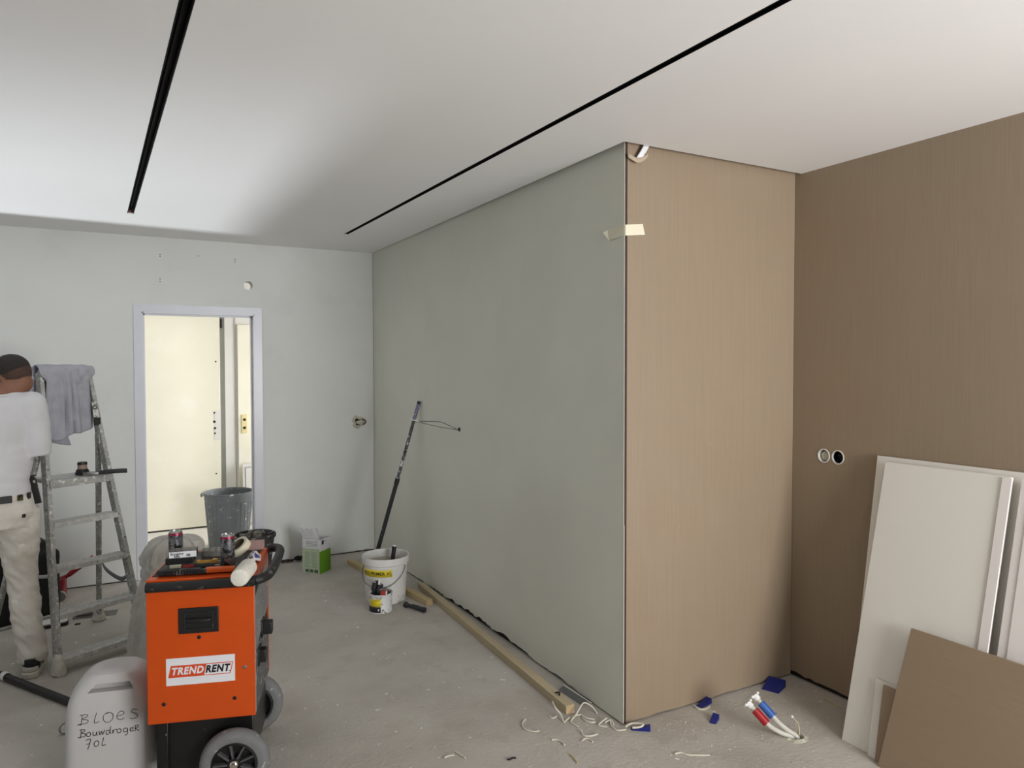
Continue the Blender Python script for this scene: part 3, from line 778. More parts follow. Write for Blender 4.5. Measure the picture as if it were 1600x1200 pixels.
MB().lathe([(0.030, -0.01), (0.030, 0.022), (0.026, 0.028), (0.0, 0.029)], 24, (0.105, 0.02, JH-0.075), RY(R(50))).build('screw_cap', mat('cap_white', lin(205, 204, 200), 0.5), jc)
# handwriting drawn as pen strokes on the front
def front_y(x, z):
    hw, hd = jsec(z); r_ = min(0.055, hd*0.6)
    ax = abs(x)-(hw-r_)
    return -hd if ax <= 0 else -(hd-r_)-math.sqrt(max(0, r_*r_-ax*ax))
GL = {  # strokes in a unit box (x to 0.8, y to 1)
 'B': [[(0.0, 0), (0.15, 0.02), (0.25, 1.0)], [(0.05, 0.97), (0.55, 1.0), (0.62, 0.8), (0.25, 0.55), (0.66, 0.4), (0.6, 0.08), (0.1, 0.02), (-0.15, -0.02)]],
 'L': [[(0.3, 1.05), (0.12, 0.05), (0.5, 0.1)]],
 'O': [[(0.5, 1.0), (0.12, 0.75), (0.08, 0.2), (0.4, -0.1), (0.75, 0.2), (0.8, 0.7), (0.55, 0.95), (0.3, 0.85)]],
 'E': [[(0.08, 0.45), (0.55, 0.6), (0.6, 0.85), (0.35, 0.95), (0.1, 0.6), (0.12, 0.2), (0.4, 0.05), (0.65, 0.2)]],
 'S': [[(0.65, 0.95), (0.3, 1.0), (0.15, 0.75), (0.55, 0.5), (0.6, 0.15), (0.25, 0.0), (0.05, 0.12)]],
 'o': [[(0.35, 0.55), (0.1, 0.4), (0.12, 0.08), (0.4, 0.02), (0.55, 0.3), (0.4, 0.55), (0.25, 0.5)]],
 'u': [[(0.08, 0.55), (0.1, 0.1), (0.35, 0.05), (0.5, 0.5), (0.5, 0.1), (0.62, 0.02)]],
 'w': [[(0.02, 0.55), (0.12, 0.05), (0.32, 0.5), (0.42, 0.05), (0.68, 0.65)]],
 'd': [[(0.5, 0.5), (0.15, 0.45), (0.1, 0.05), (0.4, 0.05), (0.55, 0.5), (0.62, 1.0), (0.55, 0.3), (0.65, 0.02)]],
 'r': [[(0.1, 0.5), (0.15, 0.02), (0.2, 0.35), (0.45, 0.55), (0.6, 0.48)]],
 'g': [[(0.5, 0.5), (0.15, 0.5), (0.1, 0.1), (0.45, 0.1), (0.55, 0.5), (0.5, -0.3), (0.2, -0.35)]],
 'e': [[(0.1, 0.28), (0.5, 0.38), (0.4, 0.56), (0.15, 0.45), (0.15, 0.08), (0.55, 0.1)]],
 'R': [[(0.15, 0.0), (0.22, 0.75)], [(0.1, 0.7), (0.5, 0.75), (0.5, 0.5), (0.2, 0.38), (0.6, 0.0)]],
 '7': [[(0.05, 0.95), (0.55, 1.0), (0.25, -0.25)], [(0.12, 0.42), (0.5, 0.48)]],
 '0': [[(0.4, 0.75), (0.12, 0.5), (0.15, 0.05), (0.45, 0.05), (0.6, 0.45), (0.4, 0.75)]]}
def hand(word, x, z, h_, adv, width, r_):
    m = MB()
    for ch in word:
        for stt in GL[ch]:
            pts = bez([(x+px*width, 0, z+pz*h_) for px, pz in stt], 5)
            m.tube([(p_.x, front_y(p_.x, p_.z)-0.0006, p_.z) for p_ in pts], r_, 5)
        x += adv*(0.72 if ch in 'rLe' else 1.0)
    return m
hand('BLOES', -0.100, 0.252, 0.036, 0.047, 0.046, 0.0011).build('handwriting', M_ink, jc)
hand('BouwdrogeR', -0.100, 0.202, 0.030, 0.0225, 0.031, 0.0013).build('handwriting', M_ink, jc)
hand('70L', -0.080, 0.160, 0.030, 0.027, 0.034, 0.0013).build('handwriting', M_ink, jc)

# ------------------------------------------------------------------ stepladder
LF = Vector((-0.278, 4.449, 0)); RF = Vector((0.135, 4.668, 0))
lc = (LF+RF)/2
lex = (RF-LF).normalized(); ley = Vector((-lex.y, lex.x, 0))      # along the steps, towards the rear legs
LAng = math.atan2(lex.y, lex.x)
lad = thing('stepladder', 'paint-spattered aluminium stepladder with a towel hanging from its top', 'stepladder', lc, LAng)
WB = (RF-LF).length/2; WTOP = 0.128; KB = 0.245; LH = 1.59
def lp(s_, z):          # front stile centre in ladder axes
    return Vector((s_*(WB+(WTOP-WB)*z/LH), KB*z, z))
for s_ in (-1, 1):
    st = MB().bar(lp(s_, 0.07), lp(s_, LH), 0.024, 0.058, (0, 1, -KB*0)).build('front_stile', M_alu, lad, bevel=0.004)
    f0 = lp(s_, 0.0)
    ft = MB().lathe([(0.0, 0.0), (0.040, 0.0), (0.043, 0.012), (0.038, 0.05), (0.028, 0.095), (0.018, 0.11), (0.0, 0.112)], 14, f0, None, 0.8, 1.15)
    ft = remesh(ft, 'foot', M_crust, lad, 0.006, 2, lambda c: 0.004*mnoise.noise(c*40))
HZ = 1.20; RB = 0.66
def rp(s_, z):
    t = z/HZ
    return Vector((s_*(0.31+(lp(1, HZ).x-0.31)*t), RB+(KB*HZ+0.03-RB)*t, z))
for s_ in (-1, 1):
    MB().tube([rp(s_, 0.03), rp(s_, HZ-0.02), rp(s_, HZ)+Vector((0, -0.02, 0.005))], 0.0165, 12).build('rear_leg', M_alu, lad)
    remesh(MB().lathe([(0.0, 0.0), (0.036, 0.0), (0.040, 0.012), (0.034, 0.04), (0.022, 0.085), (0.0, 0.09)], 14, rp(s_, 0.0)), 'foot', M_crust, lad, 0.006, 2, lambda c: 0.004*mnoise.noise(c*40))
    MB().box(lp(s_, HZ)+Vector((0, 0.015, 0)), (0.034, 0.05, 0.06)).build('hinge_bracket', M_alu, lad, bevel=0.005)
for z in (0.12,):
    MB().tube([rp(-1, z), rp(1, z)], 0.011, 10).build('rear_brace', M_alu, lad)
for z in (0.075, 0.298, 0.535, 0.768):
    a_, b_ = lp(-1, z), lp(1, z)
    st = MB().box(((a_+b_)/2)+Vector((0, 0.010, 0)), (b_.x-a_.x-0.020, 0.085, 0.012)).build('step', M_alu2, lad, bevel=0.002)
    MB().box(((a_+b_)/2)+Vector((0, -0.034, -0.008)), (b_.x-a_.x-0.022, 0.005, 0.027)).build('step_nosing', M_alu2, st, bevel=0.0015)
    MB().box(((a_+b_)/2)+Vector((0, 0.052, -0.010)), (b_.x-a_.x-0.022, 0.004, 0.028)).build('step_nosing', M_alu2, st, bevel=0.0015)
    for k in range(4):
        MB().box(((a_+b_)/2)+Vector((0, -0.018+k*0.018, 0.0065)), (b_.x-a_.x-0.03, 0.004, 0.002)).build('tread_rib', M_alu2, st, smooth=0)
pz = 0.985
a_, b_ = lp(-1, pz), lp(1, pz)
pl = MB().box(((a_+b_)/2)+Vector((0, 0.085, 0)), (b_.x-a_.x-0.01, 0.25, 0.020)).build('platform', M_alu2, lad, bevel=0.003)
MB().box(((a_+b_)/2)+Vector((0, -0.040, -0.008)), (b_.x-a_.x+0.0, 0.006, 0.042)).build('platform_nosing', M_alu, pl, bevel=0.002)
# top rail and handrail bow
MB().tube(bez([lp(-1, LH-0.02), lp(-1, LH+0.01)+Vector((0.01, 0, 0)), lp(-1, LH+0.02)+Vector((0.04, 0, 0)), lp(1, LH+0.02)+Vector((-0.04, 0, 0)), lp(1, LH+0.01)+Vector((-0.01, 0, 0)), lp(1, LH-0.02)], 6), 0.016, 12).build('top_rail', M_alu, lad)
# slack grey strap between rear leg and front stile
ps = bez([rp(1, 0.48)+Vector((0, -0.015, 0)), (rp(1, 0.44)+lp(1, 0.44))/2+Vector((0, 0.1, -0.045)), (rp(1, 0.42)+lp(1, 0.42))/2+Vector((0, -0.07, -0.065)), lp(1, 0.40)+Vector((0, 0.03, 0))], 6)
m_ = MB(); vs_ = []
for p_ in ps: vs_ += [p_+Vector((0, 0, 0.013)), p_-Vector((0, 0, 0.013))]
m_.add(vs_, [(2*i, 2*i+2, 2*i+3, 2*i+1) for i in range(len(ps)-1)])
m_.build('strap', mat('strap_grey', lin(128, 130, 136), 0.7), lad, solid=0.002)
MB().box(lp(1, 1.30)+Vector((-0.016, -0.0315, 0)), (0.036, 0.005, 0.045)).build('warning_tag', M_black, lad, smooth=0)
MB().box(lp(1, 1.37)+Vector((-0.014, -0.0315, 0)), (0.03, 0.005, 0.09), RX(math.atan(-KB))).build('instruction_label', mat('label_worn', lin(200, 198, 190), 0.7, specks=[(lin(90, 90, 86), 70, 0.5, 0.05)]), lad, smooth=0)

# towel thrown over the top rail
M_towel = mat('terry_grey', lin(168, 168, 176), 0.95, var=0.1, vscale=18, bump=0.6, bscale=220, blotch=[(lin(120, 116, 120), 6, 0.6, 0.75, 0.8)])
tw = thing('towel', 'grey terry towel draped over the top of the stepladder', 'towel', lc+ley*(KB*LH), LAng)
tw.location = lc
def towel(u, v):
    """u across, v from the front hem over the rail to the back hem; the front hangs between the stiles"""
    zt = LH+0.032; yr = KB*LH
    front = 0.375+0.035*math.sin(u*3.4+0.5)+0.012*math.sin(u*9)
    back = 0.30
    fold = 0.020*math.sin(u*15+0.6)+0.012*math.sin(u*27+v*3)
    s_ = v*(front+back); c = 2*u-1
    wob = 0.012*mnoise.noise(Vector((u*4, v*5, 0.3)))
    if s_ < front-0.03:
        d_ = front-s_; z = zt-d_
        k = min(1.0, max(0.0, (d_-0.035)/0.055)); k = k*k*(3-2*k)
        wide = WTOP+0.022; inner = WB+(WTOP-WB)*min(z, LH)/LH-0.018
        x = c*(wide+(inner-wide)*k)
        y = yr-0.048-abs(fold)*0.8*min(1, d_/0.16)*(1-abs(c)**4)-0.02*math.sin(u*math.pi)*d_
        if abs(c) > 0.9: wob *= 0.2
    elif s_ < front+0.03:
        a = (s_-(front-0.03))/0.06*math.pi
        y = yr-0.046*math.cos(a); z = zt-0.03+0.036*math.sin(a); x = c*(WTOP+0.022)
    else:
        d_ = s_-front
        y = yr+0.046+abs(fold)*0.7*min(1, d_/0.16); z = zt-d_; x = c*(WTOP+0.022)-0.10*d_*(1-u)
    return Vector((x, y, z+wob))
MB().grid(towel, 46, 54).build('cloth', M_towel, tw, solid=0.007, smooth=80)
# second, lower flap hanging off the left side and a crumpled corner
def flap(u, v):
    z = LH-0.03-v*(0.34+0.08*u-0.05*(u-0.4)**2)
    return Vector((-WTOP-0.02+u*0.15+0.05*v*v*(u+0.2), KB*LH+0.054+0.010*math.sin(u*7+v*3)+0.012*u, z+0.01*mnoise.noise(Vector((u*6, v*6, 5)))))
MB().grid(flap, 18, 40).build('hanging_flap', M_towel, tw, solid=0.007, smooth=80)
def wing(u, v):
    x = -WTOP+0.01-u*0.125; d_ = v*(0.085+0.03*math.sin(u*4))
    return Vector((x, KB*LH+0.05+0.04*u+0.015*math.sin(v*6+u*5), LH+0.030-0.045*u*u-d_))
MB().grid(wing, 12, 12).build('side_flap', M_towel, tw, solid=0.007, smooth=80)

# snips and a small roll on the platform
sp = lc+lex*0.075+ley*(KB*pz-0.025)+Vector((0, 0, pz+0.0132))
t = thing('snips', 'metal snips with two long black handles on the ladder platform', 'snips', sp, LAng+R(-26))
for k, (dy, dz) in enumerate(((-0.012, 0.012), (0.014, 0.016))):
    MB().tube(bez([(0.0, dy*0.2, 0.010), (0.05, dy*0.8, dz), (0.11, dy*1.3, dz+0.002), (0.165, dy*1.5, dz)], 5), [0.008]*15+[0.010]) if False else MB().tube(bez([(0.0, dy*0.2, 0.012), (0.05, dy*0.8, dz), (0.11, dy*1.3, dz+0.002), (0.165, dy*1.5, dz)], 5), 0.0085, 10).build('handle', M_black, t)
MB().prism([(-0.055, -0.006), (-0.02, -0.018), (0.02, -0.016), (0.03, 0.0), (0.02, 0.014), (-0.02, 0.010), (-0.06, 0.002)], 0.004, 0.020).build('head', M_steel, t, bevel=0.003)
MB().tube(bez([(-0.03, -0.02, 0.004), (0.01, -0.045, 0.0035), (0.05, -0.045, 0.0035), (0.07, -0.03, 0.004)], 5), 0.0025, 8).build('spring_wire', M_steel, t)
t = thing('sanding_roll', 'small tan roll with a black end standing behind the snips', 'roll', sp+ley*0.095-lex*0.02+Vector((0, 0, -0.0035)), LAng)
MB().lathe([(0.0, 0.0), (0.035, 0.0), (0.038, 0.010), (0.030, 0.032), (0.026, 0.036)], 24).build('holder', M_black, t)
MB().lathe([(0.024, 0.034), (0.025, 0.068), (0.020, 0.074), (0.0, 0.072)], 24).build('abrasive_roll', mat('tan_roll', lin(150, 128, 112), 0.8, var=0.15, vscale=40), t)
MB().lathe([(0.0255, 0.060), (0.0262, 0.066), (0.0235, 0.075), (0.0215, 0.074)], 24).build('end_ring', M_black, t)

# ------------------------------------------------------------------ translucent dust sheet bag behind the dryer
def filmmat():
    m = bpy.data.materials.new('milky_plastic_film'); m.use_nodes = True; nt = m.node_tree; N = nt.nodes; L = nt.links
    b = N['Principled BSDF']; b.inputs['Base Color'].default_value = lin(206, 203, 198); b.inputs['Roughness'].default_value = 0.42
    t = N.new('ShaderNodeBsdfTransparent'); t.inputs[0].default_value = (0.93, 0.92, 0.90, 1)
    tr = N.new('ShaderNodeBsdfTranslucent'); tr.inputs[0].default_value = lin(206, 203, 198)
    x1 = N.new('ShaderNodeMixShader'); x1.inputs[0].default_value = 0.4
    L.new(b.outputs[0], x1.inputs[1]); L.new(tr.outputs[0], x1.inputs[2])
    x2 = N.new('ShaderNodeMixShader'); x2.inputs[0].default_value = 0.68
    L.new(t.outputs[0], x2.inputs[1]); L.new(x1.outputs[0], x2.inputs[2])
    L.new(x2.outputs[0], N['Material Output'].inputs[0]); return m
M_film = filmmat()
BO = Vector((0.245, 4.20, 0))
def bag(u, v):
    a = u*2*math.pi; z = v*0.72
    cv = Vector((math.cos(a), math.sin(a), 0))
    r_ = 0.215-0.075*v-0.03*math.sin(v*9+1)*v
    if v > 0.84: r_ *= math.sqrt(max(0.0, 1-((v-0.84)/0.16)**2))*0.985+0.015
    n1 = mnoise.noise(cv*1.8+Vector((0, 0, z*4)))
    rg = 1-abs(mnoise.noise(cv*3.0+Vector((1.7, 0, z*9+3*n1))))*2.2
    rg2 = 1-abs(mnoise.noise(cv*7.0+Vector((0.3, 2, z*16+2*n1))))*2.2
    r_ = max(0.003, r_+(n1*0.035+rg*0.020+rg2*0.008)*min(1.0, r_/0.09))
    return BO+Vector((r_*math.cos(a)*0.92+0.02*v, r_*math.sin(a)*0.85, 0.002+z+0.03*n1*v*v))
tag(MB().grid(bag, 110, 90).build('plastic_film_bag', M_film, smooth=50), 'milky translucent plastic film bunched up behind the orange dryer', 'plastic sheet')

# ------------------------------------------------------------------ things on the floor round the ladder
# black extension tube lying by the jerrycan
a_ = onz(-14, 1049, 0.02); b_ = onz(118, 1100, 0.02); d_ = (b_-a_).normalized()
M_tubeblack = mat('black_tube_spattered', lin(24, 24, 25), 0.4, var=0.2, specks=[(lin(216, 214, 208), 36, 0.72, 0.02)])
t = thing('vacuum_tube', 'black plastic tube spattered with paint lying on the floor beside the jerrycan', 'tube', (a_.x, a_.y, 0.0), math.atan2(d_.y, d_.x))
Lt = (b_-a_).length+0.10
MB().cyl((0, 0, 0.019), (Lt, 0, 0.019), 0.019, n=18).build('tube', M_tubeblack, t)
MB().lathe([(0.0193, 0), (0.0225, 0.004), (0.0225, 0.03), (0.0193, 0.035)], 18, (0.12, 0, 0.0225), RY(R(90))).build('collar', M_white, t)
MB().lathe([(0.0193, 0), (0.0220, 0.004), (0.0220, 0.05), (0.0193, 0.055)], 18, (Lt-0.14, 0, 0.022), RY(R(90))).build('collar', M_tubeblack, t)
q = onz(101, 1146)
t = thing('hose_clamp', 'small dark metal hose clamp on the floor next to the jerrycan', 'clamp', (q.x, q.y, 0), R(30))
MB().lathe([(0.020, -0.006), (0.0225, -0.006), (0.0225, 0.006), (0.020, 0.006), (0.020, -0.006)], 22, (0, 0, 0.0225), RX(R(80))).build('band', M_steel, t)
MB().box((0.016, 0, 0.030), (0.022, 0.014, 0.012)).build('screw_housing', M_steel, t, bevel=0.002)
MB().cyl((0.01, 0.0, 0.012), (0.045, 0.0, 0.010), 0.008, n=10).build('plug', M_black, t)

# black tool bag with strap behind the worker
bgc = Vector((-0.605, 5.56, 0.004))
bagt = thing('tool_bag', 'large black fabric bag standing on the floor behind the worker', 'bag', bgc, R(25))
m_ = MB(); m_.box((0, 0, 0.21), (0.50, 0.26, 0.42)); m_.box((0.03, 0, 0.44), (0.34, 0.18, 0.10)); m_.ball((-0.05, 0, 0.42), (0.20, 0.11, 0.10))
M_bag = mat('black_nylon', lin(15, 15, 16), 0.75, var=0.3, vscale=10, bump=0.3, bscale=30, specks=[(lin(90, 88, 84), 14, 0.72, 0.08)])
remesh(m_, 'bag_body', M_bag, bagt, 0.015, 8, lambda c: 0.012*mnoise.noise(c*9))
vs_ = []; ps = bez([(-0.02, -0.15, 0.44), (0.03, -0.165, 0.33), (0.10, -0.16, 0.28), (0.20, -0.15, 0.27), (0.262, -0.08, 0.30), (0.262, 0.02, 0.36)], 6)
for p_ in ps: vs_ += [p_+Vector((0, 0, 0.012)), p_-Vector((0, 0, 0.012))]
MB().add(vs_, [(2*i, 2*i+2, 2*i+3, 2*i+1) for i in range(len(ps)-1)]).build('strap', mat('strap_light', lin(170, 170, 172), 0.7), bagt, solid=0.004)
# red dustpan-like scoop with a long handle leaning on the bag
q = onz(104, 940); q2 = onz(85, 945)
t = thing('hand_scoop', 'red plastic scoop with a long raised handle beside the black bag', 'scoop', (q.x-0.025, q.y+0.10, 0), R(-4))
M_red = mat('red_plastic', lin(140, 26, 36), 0.45, var=0.08)
MB().hexa([(-0.13, -0.05, 0.0), (0.0, -0.06, 0.0), (0.02, 0.06, 0.0), (-0.13, 0.06, 0.0)], [(-0.10, -0.04, 0.13), (0.02, -0.03, 0.15), (0.02, 0.04, 0.15), (-0.10, 0.05, 0.13)]).build('scoop_body', M_red, t, bevel=0.012, bseg=3)
MB().tube(bez([(-0.05, 0, 0.13), (0.02, 0, 0.150), (0.09, 0, 0.20), (0.19, 0, 0.268)], 6), [0.014]*8+[0.018]*11, 12).build('handle', M_red, t, smooth=60)
MB().lathe([(0.0, -0.02), (0.032, -0.02), (0.036, 0), (0.032, 0.02), (0.0, 0.02)], 24, (-0.005, -0.078, 0.037), RX(R(90))).build('roller_end', M_grey, t)
# pale float with a black edge
q = onz(88, 972)
t = thing('plastering_float', 'pale plastering float with a black rim lying under the ladder', 'float', (q.x-0.05, q.y-0.06, 0), R(3))
MB().prism(rrect(0.115, 0.055, 0.03), 0.022, 0.032).build('sole', M_white, t, bevel=0.002)
MB().prism(rrect(0.118, 0.058, 0.03), 0.0, 0.021).build('rim', M_black, t, bevel=0.003)
# notched trowel
q = onz(112, 969); q2 = onz(181, 961)
ang = math.atan2(q2.y-q.y, q2.x-q.x); Ln = (q2-q).length
t = thing('notched_trowel', 'steel notched trowel with a toothed edge flat on the floor', 'trowel', (q.x, q.y, 0), ang)
out = [(0, 0.11), (Ln, 0.11)]; k = 14
for i in range(k, 0, -1):
    x = Ln*i/k; out += [(x, 0.0), (x-Ln/k*0.5, 0.0), (x-Ln/k*0.5, 0.010), (x-Ln/k, 0.010)]
MB().prism(out, 0.0, 0.0025).build('blade', mat('blade_grey', lin(112, 110, 104), 0.6, 0.3, var=0.15), t, smooth=0)
MB().bar((Ln*0.06, 0.06, 0.01), (Ln*0.46, 0.06, 0.01), 0.02, 0.016).build('mounting', M_steel, t, bevel=0.003)
MB().tube([(Ln*0.04, 0.06, 0.037), (Ln*0.25, 0.06, 0.045), (Ln*0.46, 0.06, 0.037)], 0.015, 12).build('handle', M_grey, t)
MB().cyl((Ln*0.38, 0.06, 0.01), (Ln*0.38, 0.06, 0.04), 0.007, n=10).build('post', M_steel, t)
q = onz(121, 976+0)
tag(MB().prism([(-0.016, -0.006), (0.012, -0.008), (0.018, 0.002), (-0.008, 0.009)], 0, 0.008).build('plaster_lump', M_dark, None, bevel=0.002), 'small dark scrap on the floor in front of the notched trowel', 'scrap')
o = bpy.data.objects['plaster_lump']; o.location = (q.x, q.y, 0)

# ------------------------------------------------------------------ worker seen from behind
PH = R(12)                      # turned to the left, away from the lens
PO = Vector((-0.548, 4.515, 0))
pv = thing('person', 'worker in white T-shirt and white trousers, seen from behind with bowed head', 'person', PO, PH)
# axes of the figure: +x to its right, +y forward, z up
M_skin = mat('skin', lin(128, 88, 68), 0.55, var=0.06, vscale=20, bump=0.05, bscale=200)
M_hair = mat('hair_dark', lin(34, 25, 20), 0.7, var=0.3, vscale=60, bump=0.5, bscale=260)
M_shirt = mat('shirt_white', lin(205, 204, 206), 0.9, var=0.03, vscale=8, bump=0.15, bscale=200)
M_trous = mat('trousers_white', lin(212, 206, 196), 0.92, var=0.06, vscale=7, bump=0.2, bscale=150,
              blotch=[(lin(186, 176, 160), 9, 0.58, 0.75, 0.7), (lin(240, 238, 232), 14, 0.62, 0.7, 0.7)])
hipR = Vector((0.095, 0.0, 0.93)); hipL = Vector((-0.095, 0.02, 0.93))
knR = Vector((0.115, 0.035, 0.50)); anR = Vector((0.150, 0.005, 0.10))
knL = Vector((-0.12, 0.12, 0.51)); anL = Vector((-0.13, 0.06, 0.10))
shR = Vector((0.170, 0.035, 1.415)); shL = Vector((-0.185, 0.08, 1.415))
elR = Vector((0.185, 0.030, 1.185)); elL = Vector((-0.25, 0.20, 1.17))
wrR = Vector((0.02, 0.30, 1.14)); wrL = Vector((-0.15, 0.42, 1.12))
neck = Vector((0.045, 0.065, 1.465)); headc = Vector((0.100, 0.125, 1.560))
HR = Euler((R(-30), R(-6), R(42))).to_matrix()         # head bowed and turned to its left
def hp_(v): return headc+HR @ Vector(v)
b = MB()
b.ball(hp_((0, -0.012, 0.022)), (0.076, 0.098, 0.092), 20, 14, HR)      # skull
b.ball(hp_((0, 0.030, -0.030)), (0.060, 0.068, 0.080), 18, 12, HR)      # face
b.ball(hp_((0, 0.048, -0.082)), (0.040, 0.042, 0.030), 14, 10, HR)      # jaw
b.capsule(hp_((0, 0.088, 0.005)), hp_((0, 0.108, -0.028)), 0.010, 0.014) # nose
b.capsule(hp_((-0.02, 0.088, -0.060)), hp_((0.02, 0.088, -0.060)), 0.009, 0.009) # lips
for s_ in (-1, 1):
    b.ball(hp_((s_*0.030, 0.082, 0.028)), (0.024, 0.014, 0.008), 10, 8, HR)   # brow
    b.ball(hp_((s_*0.078, -0.005, -0.012)), (0.011, 0.024, 0.034), 12, 8, HR @ RZ(R(s_*18)))   # ear
    b.ball(hp_((s_*0.086, -0.014, -0.006)), (0.006, 0.020, 0.028), 12, 8, HR @ RZ(R(s_*24)))
b.capsule(neck, hp_((0, -0.03, -0.045)), 0.062, 0.058)
b.capsule((0, 0.05, 1.30), neck, 0.12, 0.07)
b.ball((0, 0.05, 1.28), (0.165, 0.105, 0.19)); b.ball((0, 0.015, 1.02), (0.13, 0.09, 0.17)); b.ball((0, 0.02, 1.15), (0.145, 0.095, 0.17))
for sh, el, wr in ((shR, elR, wrR), (shL, elL, wrL)):
    b.capsule(Vector((sh.x*0.6, 0.06, 1.41)), sh, 0.07, 0.062); b.capsule(sh, el, 0.055, 0.043); b.capsule(el, wr, 0.042, 0.028)
    d_ = (wr-el).normalized(); side = -1 if sh.x > 0 else 1
    palm = wr+d_*0.055
    rotp = d_.to_track_quat('Y', 'Z').to_matrix()
    b.ball(palm, (0.042, 0.055, 0.016), 14, 10, rotp)
    ax = rotp @ Vector((1, 0, 0)); dn = rotp @ Vector((0, 0, -1))
    for k, ln in enumerate((0.062, 0.072, 0.068, 0.052)):
        base = palm+ax*((k-1.5)*0.020)*(-side)+d_*0.042
        k1 = base+d_*ln*0.5+dn*0.006; k2 = k1+d_*ln*0.35+dn*0.020
        b.capsule(base, k1, 0.0088, 0.0082, 8); b.capsule(k1, k2, 0.0082, 0.0070, 8)
    tb = palm-d_*0.025+ax*0.036*side; t1 = tb+ax*side*0.018+d_*0.030; t2 = t1+d_*0.030+dn*0.010
    b.capsule(tb, t1, 0.011, 0.0095, 8); b.capsule(t1, t2, 0.0095, 0.008, 8)
for hp0, kn, an in ((hipR, knR, anR), (hipL, knL, anL)):
    b.capsule(hp0+Vector((0, 0, -0.04)), kn, 0.070, 0.050); b.capsule(kn, an, 0.055, 0.036)
    b.capsule(an+Vector((0, -0.02, -0.045)), an+Vector((0.02, 0.13, -0.065)), 0.035, 0.026)
remesh(b, 'body', M_skin, pv, 0.0065, 4)
# cropped hair over crown and back, with a shorter fade down to the nape
def hair_shell(name, material, reach, lift):
    def hairf(u, v):
        a = u*2*math.pi
        back = 0.5-0.5*math.sin(a)                       # 1 at the back of the head, 0 at the forehead
        lim = R(58)+(R(reach)-R(58))*min(1.0, back*1.55)
        th = v*lim
        d_ = Vector((math.sin(th)*math.cos(a), math.sin(th)*math.sin(a), math.cos(th)))
        k = 1.0+0.012*mnoise.noise(d_*9)+0.006*mnoise.noise(d_*40)
        kk = lift-(lift-1.005)*max(0, (v-0.6)/0.4)**1.5
        return hp_((d_.x*0.078*k*kk, -0.012+d_.y*0.100*k*kk, 0.022+d_.z*0.095*k*kk))
    return MB().grid(hairf, 60, 34).build(name, material, pv, smooth=80)
hair_shell('hair', M_hair, 104, 1.09)
hair_shell('hair_fade', mat('hair_short_fade', lin(72, 50, 40), 0.75, var=0.25, vscale=80, bump=0.4, bscale=260), 128, 1.035)
# T-shirt
def folds(c, amp, f):
    return amp*(mnoise.noise(Vector((c.x*f*0.6, c.y*f*0.6, c.z*f*1.6)))+0.5*mnoise.noise(Vector((c.x*f, c.y*f, c.z*f*3.5+4))))
s = MB()
s.ball((0, 0.055, 1.29), (0.192, 0.135, 0.19), 24, 16); s.ball((0, 0.035, 1.13), (0.178, 0.130, 0.19), 24, 16)
s.tube([(0, 0.02, 0.925), (0, 0.02, 0.96), (0, 0.03, 1.06), (0, 0.04, 1.16)], [0.150, 0.163, 0.160, 0.120], 28)
s.capsule((-0.11, 0.06, 1.405), (0.11, 0.06, 1.405), 0.092, 0.092, 18)
s.capsule((-0.02, 0.065, 1.445), (0.08, 0.065, 1.445), 0.070, 0.070, 18)
for sh, el in ((shR, elR), (shL, elL)):
    e2 = sh.lerp(el, 1.16)
    s.capsule(Vector((sh.x*0.7, 0.06, 1.40)), sh, 0.085, 0.080, 18); s.tube([sh, sh.lerp(el, 0.5), e2], [0.080, 0.080, 0.078], 20)
remesh(s, 'shirt', M_shirt, pv, 0.008, 6, lambda c: folds(c, 0.007, 9)*(1.4 if c.z < 1.2 else 0.8))
MB().tube([Vector((0.045+0.072*math.cos(a), 0.070+0.068*math.sin(a), 1.492+0.020*math.sin(a+0.3))) for a in [2*math.pi*k/28 for k in range(28)]], 0.008, 8, closed=True).build('collar', M_shirt, bpy.data.objects['shirt'])
# trousers
s = MB()
s.tube([(0, 0.01, 0.80), (0, 0.01, 0.90), (0, 0.015, 0.985)], [0.145, 0.158, 0.150], 26)
s.ball((0.07, -0.015, 0.88), (0.11, 0.13, 0.12)); s.ball((-0.07, -0.005, 0.88), (0.11, 0.13, 0.12))
for hp0, kn, an in ((hipR, knR, anR), (hipL, knL, anL)):
    s.tube([hp0+Vector((0, 0, -0.05)), hp0.lerp(kn, 0.5), kn, kn.lerp(an, 0.5), an+Vector((0, 0, 0.03)), an+Vector((0, 0.0, -0.035))], [0.112, 0.093, 0.077, 0.073, 0.068, 0.072], 20)
remesh(s, 'trousers', M_trous, pv, 0.008, 5, lambda c: folds(c, 0.009, 8)+(0.009*(1-2*abs(mnoise.noise(Vector((c.x*9, c.y*9, c.z*17+c.x*16)))))-0.006 if c.z < 0.80 else 0))
tr_ = [o_ for o_ in pv.children if o_.name.startswith('trousers')][0]
